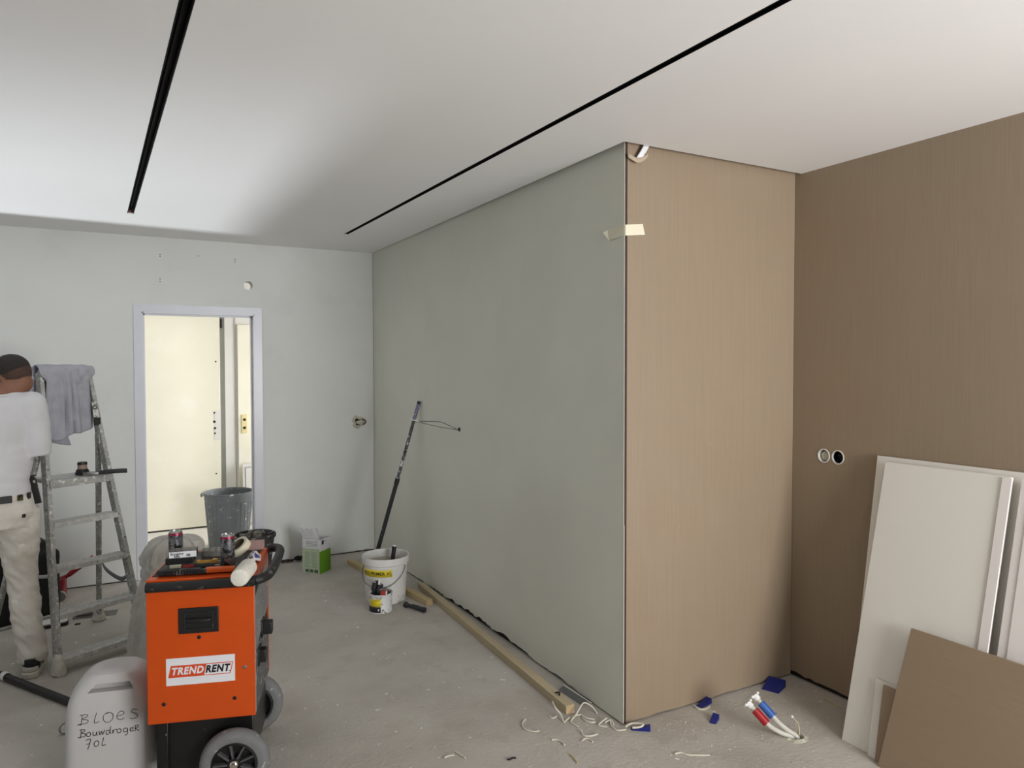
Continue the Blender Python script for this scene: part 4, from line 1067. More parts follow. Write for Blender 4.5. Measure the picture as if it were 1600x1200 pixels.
# belt line patches and pocket rivet
def onback(x, z, r0=0.160):
    y = 0.012-math.sqrt(max(0.0, r0*r0-x*x)); return Vector((x, y, z))
belt = MB().lathe([(0.152, 0.945), (0.158, 0.946), (0.158, 0.972), (0.152, 0.973)], 40, (0, 0.013, 0)).build('waistband', M_trous, tr_)
for x, wd, hh_, mt in ((0.030, 0.062, 0.036, M_black), (0.098, 0.026, 0.030, mat('patch_olive', lin(84, 74, 40), 0.7, specks=[(lin(24, 22, 20), 60, 0.5, 0.05)])), (0.140, 0.022, 0.032, M_black)):
    c_ = onback(x, 0.957, 0.166); ang = math.atan2(c_.x, -(c_.y-0.012))
    MB().box(c_, (wd, 0.010, hh_), RZ(ang)).build('belt_patch', mt, tr_, bevel=0.002)
c_ = onback(0.105, 0.865, 0.165)
MB().box(c_+Vector((0, -0.012, 0)), (0.013, 0.03, 0.018), RZ(R(35))).build('pocket_rivet', M_black, tr_, bevel=0.002)
# folding rule in the leg pocket
MB().bar((0.190, -0.01, 0.90), (0.165, 0.01, 1.05), 0.010, 0.032).build('folding_rule', mat('rule_dark', lin(44, 42, 40), 0.6, specks=[(lin(190, 186, 170), 30, 0.62, 0.04)]), tr_, bevel=0.001)
# shoes
for an, yaw in ((anR, R(-14)), (anL, R(10))):
    m = RZ(yaw); base = Vector((an.x, an.y, 0))
    so = MB()
    outl = [(-0.034, -0.075), (-0.038, -0.03), (-0.036, 0.05), (-0.045, 0.12), (-0.036, 0.18), (0.0, 0.205), (0.038, 0.185), (0.050, 0.12), (0.040, 0.04), (0.038, -0.03), (0.032, -0.075), (0.0, -0.088)]
    mt4 = Matrix.Translation(base) @ m.to_4x4()
    so.prism([(x*1.08, y*1.08) for x, y in outl], 0.0, 0.032, mt4)
    sob = so.build('shoe_sole', mat('sole_offwhite', lin(196, 190, 178), 0.8, var=0.1, vscale=20), pv, bevel=0.006)
    u = MB()
    u.ball(base+m @ Vector((0, -0.02, 0.060)), (0.042, 0.060, 0.058)); u.ball(base+m @ Vector((0.002, 0.10, 0.045)), (0.044, 0.095, 0.040)); u.tube([base+Vector((0, 0, 0.06)), base+Vector((0, 0, 0.13))], [0.048, 0.045], 16)
    up_ = remesh(u, 'shoe_upper', M_black, pv, 0.006, 4)
    MB().prism([(x*1.02, y*1.02) for x, y in outl[:3]+outl[8:]], 0.032, 0.058, mt4).build('heel_band', mat('heel_offwhite', lin(190, 184, 174), 0.8, var=0.1, vscale=20), up_, bevel=0.006)
    MB().box(base+m @ Vector((0.0, -0.080, 0.085)), (0.05, 0.012, 0.035), m).build('heel_tab', mat('shoe_band', lin(26, 26, 30), 0.5), up_, bevel=0.004)

# ------------------------------------------------------------------ doorway: grey bin and rubble tub
def viewdir(p_):
    d_ = Vector((p_.x, p_.y, 0)).normalized(); return d_
M_bin = mat('grey_bin_plastic', lin(104, 108, 112), 0.5, var=0.12, vscale=9,
            specks=[(lin(220, 221, 220), 17, 0.70, 0.03), (lin(150, 154, 156), 32, 0.64, 0.06), (lin(210, 210, 208), 60, 0.72, 0.03)])
q = onz(358, 860); bc = q+viewdir(q)*0.15
bn = thing('builders_bin', 'large dark grey plastic bin splashed with plaster standing in the doorway', 'bin', (bc.x, bc.y, 0))
hb = 0.50
MB().lathe([(0.0, 0.004), (0.158, 0.004), (0.163, 0.0), (0.168, 0.02), (0.197, hb-0.075), (0.199, hb-0.072), (0.205, hb-0.012), (0.213, hb-0.010), (0.214, hb-0.002), (0.209, hb), (0.203, hb-0.006), (0.196, hb-0.07), (0.164, 0.02), (0.0, 0.016)], 48).build('bin_shell', M_bin, bn)
for k in range(28):
    a = 2*math.pi*k/28
    d_ = Vector((math.cos(a), math.sin(a), 0))
    MB().bar(d_*0.1675+Vector((0, 0, 0.03)), d_*0.1975+Vector((0, 0, hb-0.085)), 0.006, 0.003, d_).build('rib', M_bin, bn)
rd = Vector((RT.x, RT.y, 0)).normalized()
for s_ in (-1, 1):
    c_ = rd*s_*0.208
    MB().tube(bez([c_+Vector((0, -0.05, hb-0.02)), c_+rd*s_*0.030+Vector((0, -0.045, hb-0.035)), c_+rd*s_*0.036+Vector((0, 0, hb-0.05)), c_+rd*s_*0.030+Vector((0, 0.045, hb-0.035)), c_+Vector((0, 0.05, hb-0.02))], 5), 0.006, 8).build('handle', M_bin, bn)

M_tub = mat('black_tub_dusty', lin(56, 56, 56), 0.7, var=0.25, vscale=9, specks=[(lin(184, 182, 178), 22, 0.58, 0.1), (lin(30, 30, 30), 30, 0.62, 0.05)])
q = onz(399, 893); tc_ = q+viewdir(q)*0.12; tc_ = tc_*(5.952/tc_.y)
tb = thing('rubble_tub', 'black rubber tub full of grey rubble in front of the door frame', 'tub', (tc_.x, tc_.y, 0))
ht = 0.30
MB().lathe([(0.0, 0.003), (0.105, 0.003), (0.110, 0), (0.115, 0.012), (0.146, ht-0.03), (0.158, ht-0.028), (0.160, ht-0.008), (0.154, ht), (0.146, ht-0.004), (0.112, 0.02), (0.0, 0.015)], 40).build('tub_shell', M_tub, tb)
rn = random.Random(9)
M_rub = mat('rubble_grey', lin(122, 118, 110), 0.95, var=0.3, vscale=14, bump=0.5, bscale=60)
M_rub2 = mat('rubble_dark', lin(60, 57, 52), 0.95, var=0.3, vscale=14)
fill = MB().lathe([(0.0, 0.245), (0.08, 0.243), (0.1370, 0.230), (0.130, 0.16), (0.0, 0.16)], 32).build('fill', M_rub2, tb)
for k in range(46):
    a = rn.uniform(0, 6.283); rr = 0.118*math.sqrt(rn.random()); sz = rn.uniform(0.012, 0.034)
    m_ = MB(); e = Euler((rn.uniform(0, 3), rn.uniform(0, 3), rn.uniform(0, 3))).to_matrix()
    pts = [e @ Vector((x*sz*rn.uniform(.6, 1.2), y*sz*rn.uniform(.5, 1), z_*sz*rn.uniform(.3, .7))) for x in (-1, 1) for y in (-1, 1) for z_ in (-1, 1)]
    cc = Vector((rr*math.cos(a), rr*math.sin(a), 0.250+0.050*(1-rr/0.12)*rn.random()+0.012*rn.random()))
    m_.add([p_+cc for p_ in pts], [(0, 1, 3, 2), (4, 6, 7, 5), (0, 4, 5, 1), (2, 3, 7, 6), (0, 2, 6, 4), (1, 5, 7, 3)])
    m_.build('rubble_piece', M_rub if rn.random() < 0.6 else M_rub2, tb, smooth=0)
# white framed board leaning in the hall
q = ony(380, 730, HALLY-0.10)
t = thing('framed_board', 'white board with a thin dark frame line leaning on the hall door', 'board', (q.x-0.005+0.30, HALLY-0.135, 0))
t.rotation_euler = (R(-6), 0, 0)
MB().box((0, 0, 0.31), (0.60, 0.018, 0.62)).build('panel', M_white, t, bevel=0.002)
fm = MB(); fm.box((0, -0.0105, 0.585), (0.55, 0.003, 0.006)); fm.box((-0.272, -0.0105, 0.30), (0.006, 0.003, 0.57)); fm.box((0.272, -0.0105, 0.30), (0.006, 0.003, 0.57)); fm.box((0, -0.0105, 0.02), (0.55, 0.003, 0.006))
fm.build('frame_line', M_grey, t, smooth=0)
struct(MB().box((1.085, HALLY-0.003, 1.1), (0.010, 0.006, 2.2)).build('trim_6', M_othwall, smooth=0))

# ------------------------------------------------------------------ opened wall socket and loose wiring
t = thing('socket_recess', 'roughly chopped socket hole with a loop of black cable in the end wall', 'socket hole', sock)
rn = random.Random(2)
m_ = MB(); vs_ = []; n_ = 26
for k in range(n_):
    a = 2*math.pi*k/n_; r0 = 0.03*(1+0.28*math.sin(3*a+1)+0.12*math.sin(7*a)); r1 = r0+0.018+0.012*rn.random()
    vs_ += [Vector((r1*1.15*math.cos(a), -0.0005, r1*0.95*math.sin(a))), Vector((r0*1.12*math.cos(a), -0.006-0.004*rn.random(), r0*0.9*math.sin(a))), Vector((r0*1.0*math.cos(a), 0.03, r0*0.8*math.sin(a)))]
fs = []
for k in range(n_):
    k2 = (k+1) % n_
    fs += [(3*k, 3*k2, 3*k2+1, 3*k+1), (3*k+1, 3*k2+1, 3*k2+2, 3*k+2)]
M_chip = mat('raw_plaster', lin(190, 188, 170), 0.95, var=0.12, vscale=60, bump=0.6, bscale=90)
m_.add(vs_, fs); m_.build('chipped_edge', M_chip, t, smooth=0)
MB().box((0, 0.045, 0), (0.09, 0.01, 0.08)).build('box_back', M_dark, t, smooth=0)
MB().hexa([(-0.02, -0.004, -0.015), (0.035, -0.012, -0.03), (0.04, 0.0, -0.03), (-0.02, 0.01, -0.012)], [(-0.02, -0.008, 0.006), (0.038, -0.012, 0.016), (0.04, 0.0, 0.018), (-0.02, 0.01, 0.01)]).build('plaster_lug', M_chip, t, bevel=0.002)
MB().tube(bez([(0.030, -0.004, 0.022), (0.050, -0.022, 0.014), (0.056, -0.026, -0.004), (0.048, -0.018, -0.020), (0.036, -0.004, -0.022)], 5), 0.0042, 8).build('cable_loop', M_black, t)

t = thing('wall_wiring', 'two thin loose wires with white stripped ends poking out of the grey wall', 'wires', wire_hole)
tip = Vector((-0.235, 0.27, 0.055))
wA = bez([(0.012, 0, -0.002), (-0.02, 0.01, 0.004), (-0.045, 0.045, 0.020), (-0.09, 0.10, 0.045), (-0.13, 0.16, 0.047), (-0.19, 0.225, 0.046), tip], 6)
wB = bez([(0.012, 0, -0.004), (-0.02, 0.008, 0.0), (-0.05, 0.05, 0.004), (-0.095, 0.11, 0.012), (-0.14, 0.17, 0.024), (-0.19, 0.23, 0.038), tip+Vector((0.006, -0.004, -0.008))], 6)
M_wire1 = mat('wire_brown', lin(64, 50, 40), 0.5); M_wire2 = mat('wire_grey', lin(70, 66, 60), 0.5)
MB().tube(wA, 0.0020, 6).build('wire', M_wire1, t); MB().tube(wB, 0.0020, 6).build('wire', M_wire2, t)
MB().tube([tip+Vector((0.04, -0.045, -0.012)), tip+Vector((0, 0, 0.001))], 0.0034, 8).build('white_end', M_white, t)
MB().tube([(-0.012, 0.006, 0.0), (-0.038, 0.034, 0.010)], 0.0042, 8).build('white_sheath', M_white, t)
MB().lathe([(0.012, 0.0), (0.014, -0.004), (0.009, -0.006), (0.009, 0.01)], 16, (0, 0, 0), RY(R(90))).build('grommet', M_black, t)

# ------------------------------------------------------------------ extension pole against the grey wall
pf = onz(576, 913, 0.0); pt = onx(655, 627, X1-0.014); pf.z = 0.012
M_pole = mat('pole_black_spattered', lin(30, 31, 34), 0.45, var=0.2, vscale=20, specks=[(lin(196, 198, 200), 46, 0.66, 0.04)])
M_poleup = mat('pole_grey_spattered', lin(78, 80, 84), 0.5, 0.2, var=0.2, vscale=20, specks=[(lin(206, 207, 208), 40, 0.54, 0.06), (lin(24, 24, 26), 36, 0.60, 0.04)])
t = thing('extension_pole', 'black and grey telescopic painting pole leaning against the grey wall', 'pole', pf)
v = pt-pf
MB().cyl(Vector((0, 0, 0)), v*0.56, 0.0155, n=16).build('lower_tube', M_pole, t)
MB().cyl(v*0.55, v*0.985, 0.0120, n=16).build('upper_tube', M_poleup, t)
MB().cyl(v*0.545, v*0.575, 0.018, n=16).build('lock_collar', M_black, t)
MB().cyl(v*0.90, v*0.985, 0.0135, n=16).build('blue_sleeve', mat('pole_sleeve', lin(112, 114, 140), 0.5, var=0.2, vscale=30, specks=[(lin(200, 200, 204), 40, 0.58, 0.05)]), t)
MB().cyl(v*0.984, v, 0.013, n=14).build('tip_cap', M_black, t)

# ------------------------------------------------------------------ open carton
c0 = onz(475, 893); c1 = onz(500, 897); c2 = onz(516.5, 889.5)
ex_ = (c2-c1); wdt = ex_.length; ex_.normalize(); ey_ = Vector((-ex_.y, ex_.x, 0)); dpt = (c0-c1).length
t = thing('carton', 'open green and white cardboard carton with its flap standing up by the wall', 'carton', (c1.x, c1.y, 0), math.atan2(ex_.y, ex_.x))
HB = 0.268; GZ = 0.175
M_cw = mat('carton_white', lin(206, 204, 208), 0.6, var=0.04, vscale=20); M_cg = mat('carton_green', lin(96, 148, 20), 0.5, var=0.05, vscale=14)
M_cp = mat('carton_pale_green', lin(168, 182, 152), 0.6, var=0.05, vscale=30)
W_ = wdt; D_ = dpt; th = 0.004
m_ = MB()
def wallp(m, x0, y0, x1, y1, z0, z1):
    m.box(((x0+x1)/2, (y0+y1)/2, (z0+z1)/2), (max(abs(x1-x0), th), max(abs(y1-y0), th), z1-z0))
r_ = MB(); wallp(r_, 0, 0, W_, 0, 0, GZ); r_.build('front_lower', M_cg, t)
r_ = MB(); wallp(r_, 0, 0, W_, 0, GZ, HB); r_.build('front_upper', M_cw, t)
l1 = MB(); wallp(l1, 0, 0.003, 0, D_, 0, GZ+0.02); lf = l1.build('side_lower', M_cp, t)
l1 = MB(); wallp(l1, 0, 0.003, 0, D_, GZ+0.02, HB); l1.build('side_upper', M_cw, t)
r_ = MB(); wallp(r_, W_, 0, W_, D_, 0, HB); wallp(r_, 0, D_, W_, D_, 0, HB); r_.box((W_/2, D_/2, 0.002), (W_, D_, 0.004)); r_.build('back_sides', M_cw, t)
fl_ = MB(); vs_ = []
tops = [0.365, 0.372, 0.362, 0.352, 0.368, 0.345, 0.366]
for k, zz in enumerate(tops):
    y = 0.003+(D_-0.006)*k/6; vs_ += [Vector((-0.001, y, HB+0.003)), Vector((-0.022+0.004*(k % 2), y, zz-0.005))]
fl_.add(vs_, [(2*i, 2*i+2, 2*i+3, 2*i+1) for i in range(6)]); fl_.build('flap', M_cw, t, solid=0.003, smooth=0)
fl_ = MB(); fl_.hexa([(0.006, -0.002, HB), (W_-0.004, -0.002, HB), (W_-0.004, 0.001, HB), (0.006, 0.001, HB)], [(0.02, 0.035, HB-0.035), (W_-0.02, 0.035, HB-0.035), (W_-0.02, 0.038, HB-0.035), (0.02, 0.038, HB-0.035)]); fl_.build('flap', M_cw, t, smooth=0)
fl_ = MB(); fl_.hexa([(W_+0.001, 0.006, HB), (W_+0.001, D_-0.006, HB), (W_+0.004, D_-0.006, HB), (W_+0.004, 0.006, HB)], [(W_+0.045, 0.03, HB-0.05), (W_+0.045, D_-0.02, HB-0.05), (W_+0.048, D_-0.02, HB-0.05), (W_+0.048, 0.03, HB-0.05)]); fl_.build('flap', M_cw, t, smooth=0)
M_pr = mat('carton_print_grey', lin(130, 142, 122), 0.6); M_prd = mat('carton_print_dark', lin(40, 46, 34), 0.6)
for c in range(2):
    for k in range(11):
        MB().box((-0.0024, D_*(0.73-0.40*c), 0.048+k*0.0115), (0.001, D_*(0.30-0.04*((k*7+c) % 3)), 0.0042)).build('print_line', M_pr, lf, smooth=0)
for c in range(3):
    for k in range(4):
        MB().box((-0.0024, D_*(0.13+0.26*c)+D_*0.052*(k % 4), 0.018), (0.001, D_*0.038, 0.026-0.006*((k+c) % 2))).build('print_letter', M_prd, lf, smooth=0)
for k in range(5):
    MB().box((-0.0024, D_*(0.45), GZ+0.035+k*0.010), (0.001, D_*(0.70-0.06*(k % 2)), 0.0035)).build('print_line', M_pr, lf, smooth=0)
MB().box((0.035, -0.0024, GZ+0.066), (0.026, 0.001, 0.034)).build('print_mark', M_prd, t, smooth=0)
MB().box((0.066, -0.0024, GZ+0.070), (0.010, 0.001, 0.014)).build('print_mark', M_pr, t, smooth=0)
# dark scraps by the wall foot
rn = random.Random(12)
for k, (px, py, lb) in enumerate(((466, 876, 'dark crumpled scrap of tape at the wall foot beside the carton'), (447, 879, 'flat dark scrap lying at the wall foot left of the crumpled one'))):
    q = onz(px, py); q.y = min(q.y, YB-0.06); m_ = MB()
    for j in range(4): m_.ball((rn.uniform(-.03, .03), rn.uniform(-.015, .015), 0.008+0.02*rn.random()*(1-k)), (rn.uniform(.02, .04), 0.02, rn.uniform(0.008, 0.024 if k == 0 else 0.010)), 10, 6)
    o = remesh(m_, 'floor_scrap', M_dark, None, 0.006, 1, lambda c: 0.006*mnoise.noise(c*50)); o.location = (q.x, q.y, 0.006); tag(o, lb, 'scrap')

# ------------------------------------------------------------------ white bucket, paint tin, roller grip
q = onz(603, 946); bkc = q+viewdir(q)*0.135
M_buck = mat('bucket_white', lin(218, 216, 212), 0.4, var=0.04, vscale=8, specks=[(lin(178, 172, 150), 24, 0.70, 0.05), (lin(190, 188, 180), 12, 0.62, 0.1)])
M_buckin = mat('bucket_inside_paint', lin(190, 186, 170), 0.5, var=0.06, vscale=7, blotch=[(lin(160, 156, 140), 6, 0.55, 0.7, 0.7)])
bk = thing('paint_bucket', 'white plastic paint bucket with a yellow label and wire handle', 'bucket', (bkc.x, bkc.y, 0), math.atan2(-viewdir(bkc).y, -viewdir(bkc).x)+R(90))
hB = 0.315
MB().lathe([(0.0, 0.006), (0.128, 0.006), (0.131, 0.0), (0.135, 0.004), (0.150, hB-0.052), (0.152, hB-0.050), (0.161, hB-0.046), (0.163, hB-0.012), (0.162, hB-0.002), (0.158, hB), (0.154, hB-0.004), (0.1525, hB-0.05)], 56).build('shell', M_buck, bk)
MB().lathe([(0.1525, hB-0.05), (0.1475, hB-0.053), (0.1385, 0.10), (0.1365, 0.06), (0.0, 0.055)], 56).build('paint_lining', M_buckin, bk)
# axes: -y towards the lens
def bkp(ang, z, off=0.0006):
    r0 = 0.135+(0.150-0.135)*(z/(hB-0.052)); a = R(-90)+ang
    return Vector(((r0+off)*math.cos(a), (r0+off)*math.sin(a), z))
def curved(a0, a1, z0, z1, off, n=14, zz=None):
    m = MB(); return m.grid(lambda u, v: bkp(a0+(a1-a0)*u, (z0+(z1-z0)*v)+(zz(u) if zz else 0), off), n, 2)
M_lyel = mat('label_yellow', lin(222, 200, 40), 0.5, var=0.04)
lb_ = curved(R(-72), R(17), 0.194, 0.242, 0.0012).build('label', M_lyel, bk, solid=0.0005)
lt = text('ECO PRIMER XL', 0.032, M_ink, lb_, Matrix.Identity(4), bold=0.0006)
me = lt.data
for v_ in me.vertices:
    a = v_.co.x/0.148+R(-27)
    p_ = bkp(a, 0.217+v_.co.y, 0.0020+max(0, v_.co.z)); v_.co = p_
# wire handle hanging in front
ear = bkp(R(58), 0.262, 0.008); earL = bkp(R(-122), 0.262, 0.008)
hw = bez([ear, bkp(R(50), 0.225, 0.012), bkp(R(36), 0.185, 0.016), bkp(R(18), 0.150, 0.018), bkp(R(2), 0.133, 0.020), bkp(R(-25), 0.130, 0.020), bkp(R(-60), 0.15, 0.018), bkp(R(-95), 0.20, 0.014), earL], 6)
MB().tube(hw, 0.0021, 7).build('wire_handle', mat('wire_dark', lin(70, 74, 84), 0.4, 0.6), bk)
for e_ in (ear, earL):
    MB().ball(e_, 0.009, 12, 8).build('handle_ear', M_buck, bk)
# brush handle in the bucket
t = thing('brush', 'black handled brush standing inside the white bucket', 'brush', (bkc.x, bkc.y, 0.056))
d0 = RT*0.020; 
pA = Vector((d0.x, d0.y, 0.0))+viewdir(bkc)*0.03; pB = Vector((RT.x, RT.y, 0))*0.062+viewdir(bkc)*0.06+Vector((0, 0, 0.300))
MB().tube(bez([pA.lerp(pB, 0.45), pA.lerp(pB, 0.7), pB], 4), [0.012, 0.013, 0.014, 0.015, 0.015, 0.015, 0.015, 0.016, 0.016], 12).build('handle', M_black, t)
MB().tube([pA.lerp(pB, 0.96), pB+(pB-pA).normalized()*0.006], 0.0155, 12).build('white_end', M_white, t)
MB().bar(pA.lerp(pB, 0.18), pA.lerp(pB, 0.46), 0.05, 0.02).build('ferrule', M_steel, t, bevel=0.003)
MB().bar(pA, pA.lerp(pB, 0.2), 0.052, 0.022).build('bristles', M_buckin, t, bevel=0.004)

q = onz(595, 958); tn = q+viewdir(q)*0.058
M_tin = mat('tin_white_spattered', lin(206, 206, 204), 0.45, var=0.06, specks=[(lin(70, 72, 72), 38, 0.66, 0.04), (lin(150, 150, 146), 26, 0.60, 0.06)])
M_tinblk = mat('tin_dark', lin(28, 28, 34), 0.45, var=0.1); M_tinin = mat('tin_inside', lin(126, 120, 110), 0.6, var=0.12, vscale=20)
ti = thing('paint_tin', 'open paint tin with yellow and black label in front of the white bucket', 'paint tin', (tn.x, tn.y, 0), math.atan2(-viewdir(tn).y, -viewdir(tn).x)+R(90))
MB().lathe([(0.0, 0.004), (0.073, 0.004), (0.075, 0.0), (0.0765, 0.003), (0.075, 0.006), (0.075, 0.116), (0.0775, 0.119), (0.0765, 0.123), (0.070, 0.121), (0.069, 0.114)], 40).build('tin_body', M_tin, ti)
MB().lathe([(0.069, 0.114), (0.0705, 0.09), (0.0705, 0.055), (0.0, 0.050)], 40).build('lining', M_tinin, ti)
def tp(a, z, off): a = R(-90)+a; return Vector(((0.075+off)*math.cos(a), (0.075+off)*math.sin(a), z))
lbl = MB().grid(lambda u, v: tp(R(-85+85*u), 0.006+0.038*v, 0.0006), 12, 2).build('dark_label', M_tinblk, ti, solid=0.0004)
MB().grid(lambda u, v: tp(R(-62+62*u), 0.045+0.050*v, 0.0007), 10, 2).build('yellow_label', M_lyel, ti, solid=0.0004)
MB().add([tp(R(-28), 0.112, 0.001), tp(R(8), 0.112, 0.001), tp(R(-8), 0.084, 0.0012)], [(0, 1, 2)]).build('drip', M_tinblk, ti, solid=0.0006, smooth=0)
MB().add([tp(R(-14), 0.030, 0.0012), tp(R(-8), 0.030, 0.0012), tp(R(-9), 0.018, 0.0012), tp(R(-13), 0.018, 0.0012)], [(0, 1, 2, 3)]).build('paint_drop', M_white, ti, solid=0.0004, smooth=0)
for k, z in enumerate((0.086, 0.078, 0.070)):
    MB().grid(lambda u, v: tp(R(-56+44*u-6*k*u), z+0.003*v, 0.0011), 8, 1).build('label_line', mat('label_line_olive', lin(150, 134, 40), 0.6), lbl, smooth=0)
MB().tube(bez([tp(R(62), 0.110, 0.003), tp(R(78), 0.1245, 0.001), tp(R(115), 0.1245, -0.004), tp(R(165), 0.1245, -0.005), tp(R(215), 0.1245, -0.003), tp(R(242), 0.110, 0.003)], 6), 0.0017, 6).build('wire_handle', M_steel, ti)
# brushes and a silicone nozzle standing in the tin
t = thing('paint_brush', 'worn black paint brush with a white tip standing in the tin', 'paint brush', (tn.x, tn.y, 0.052), math.atan2(-viewdir(tn).y, -viewdir(tn).x)+R(90))
MB().tube(bez([(-0.015, -0.02, 0.0), (-0.018, -0.02, 0.07), (-0.010, -0.015, 0.125)], 4), [0.010, 0.011, 0.012, 0.012, 0.011, 0.010, 0.010, 0.010, 0.010], 10).build('handle', M_black, t)
MB().tube([(-0.010, -0.015, 0.120), (-0.008, -0.015, 0.160)], [0.0085, 0.006], 10).build('white_tip', M_white, t)
t = thing('sponge_pad', 'black spattered painting pad leaning in the tin', 'paint pad', (tn.x, tn.y, 0.052), math.atan2(-viewdir(tn).y, -viewdir(tn).x)+R(90))
m_ = MB(); m_.ball((-0.038, 0.016, 0.095), (0.026, 0.018, 0.030)); m_.ball((-0.026, 0.022, 0.118), (0.028, 0.016, 0.024)); m_.capsule((-0.036, 0.016, 0.015), (-0.036, 0.016, 0.08), 0.013, 0.015); m_.ball((0.000, 0.024, 0.104), (0.018, 0.014, 0.020))
remesh(m_, 'pad', mat('pad_black', lin(36, 36, 38), 0.7, var=0.2, specks=[(lin(205, 203, 200), 50, 0.62, 0.04)]), t, 0.005, 2, lambda c: 0.005*mnoise.noise(c*60))
t = thing('red_scraper', 'small red grip with a pale end resting across the paint tin', 'scraper', (tn.x, tn.y, 0.1215), math.atan2(-viewdir(tn).y, -viewdir(tn).x)+R(84))
MB().box((0.024, -0.052, 0.0115), (0.030, 0.055, 0.021)).build('grip', mat('grip_red', lin(168, 40, 38), 0.5), t, bevel=0.004)
MB().box((0.043, -0.052, 0.0115), (0.009, 0.040, 0.017)).build('end', M_white, t, bevel=0.003)
MB().prism([(0.016, -0.028), (0.032, -0.028), (0.038, 0.074), (0.012, 0.074)], 0.001, 0.003).build('blade', M_steel, t, smooth=0)

qa = onz(633, 945, 0.016); qb = onz(664, 954, 0.016); d_ = qb-qa
t = thing('roller_grip', 'black plastic roller grip with flared ends on the floor', 'handle', (qa.x, qa.y, 0), math.atan2(d_.y, d_.x))
Lg = d_.length
MB().lathe([(0.0, 0.0), (0.019, 0.001), (0.0205, 0.008), (0.018, 0.018), (0.012, 0.034), (0.0125, Lg*0.4), (0.015, Lg*0.65), (0.0165, Lg-0.016), (0.018, Lg-0.006), (0.016, Lg), (0.0, Lg)], 20, (0, 0, 0.0195), RY(R(90))).build('grip', mat('grip_black', lin(34, 36, 42), 0.45, var=0.12), t)
MB().box((Lg*0.55, 0, 0.033), (Lg*0.35, 0.010, 0.006)).build('grip_inlay', M_black, t, bevel=0.002)

# ------------------------------------------------------------------ timber battens
M_pine = mat('pine_rough', lin(188, 172, 142), 0.8, var=0.06, vscale=5, stretch=((1.0, 40, 40), 3.0, 0.45, lin(164, 147, 117)))
M_pineend = mat('pine_end', lin(182, 158, 122), 0.85, var=0.12, vscale=40)
M_pine2 = mat('pine_yellow', lin(196, 176, 134), 0.8, var=0.08, vscale=6, stretch=((1.0, 40, 40), 3.0, 0.45, lin(160, 134, 90)))
def batten(name, a_, b_, w_, h_, label, mt):
    d_ = b_-a_; L_ = d_.length
    t = thing(name, label, 'batten', (a_.x, a_.y, 0), math.atan2(d_.y, d_.x))
    MB().box((L_/2, 0, h_/2), (L_-0.004, w_, h_)).build('timber', mt, t, bevel=0.002)
    for x in (0.001, L_-0.001): MB().box((x, 0, h_/2), (0.002, w_-0.003, h_-0.003)).build('end_grain', M_pineend, t, smooth=0)
    return t
nA = onz(886, 1119); nA = Vector((nA.x+0.025, nA.y+0.01, 0)); fA = onz(655, 919); fA = Vector((fA.x+0.012, fA.y, 0))
batten('timber_batten', nA, fA, 0.046, 0.042, 'long pale pine batten lying along the foot of the grey wall', M_pine)
sA = onz(668, 948); sB = onz(541, 882); sA = Vector((sA.x+0.022, sA.y+0.012, 0)); sB = Vector((sB.x+0.03, sB.y, 0))
batten('timber_batten', sA, sB, 0.046, 0.040, 'shorter yellowish pine batten passing behind the white bucket', M_pine2)
# bent sheet metal strip by the wall foot
qa = onz(873, 1075, 0.01); qb = onz(908, 1103, 0.0)
a_ = Vector((X1-0.045, qa.y, 0)); b_ = Vector((X1-0.035, qb.y, 0))
t = thing('metal_strip', 'short grey folded metal strip lying against the foot of the grey wall', 'metal strip', a_)
d_ = b_-a_
MB().hexa([(-0.022, 0, 0.0), (0.012, 0, 0.018), (0.014, 0, 0.016), (-0.022, 0, -0.000)], [Vector((-0.022, 0, 0.0))+d_, Vector((0.012, 0, 0.018))+d_, Vector((0.014, 0, 0.016))+d_, Vector((-0.022, 0, 0))+d_]).build('strip', mat('strip_grey', lin(104, 106, 104), 0.5, 0.4), t, smooth=0)
MB().tube([(0.012, 0, 0.018), Vector((0.012, 0, 0.018))+d_*1.15], 0.0022, 6).build('rolled_edge', M_white, t)

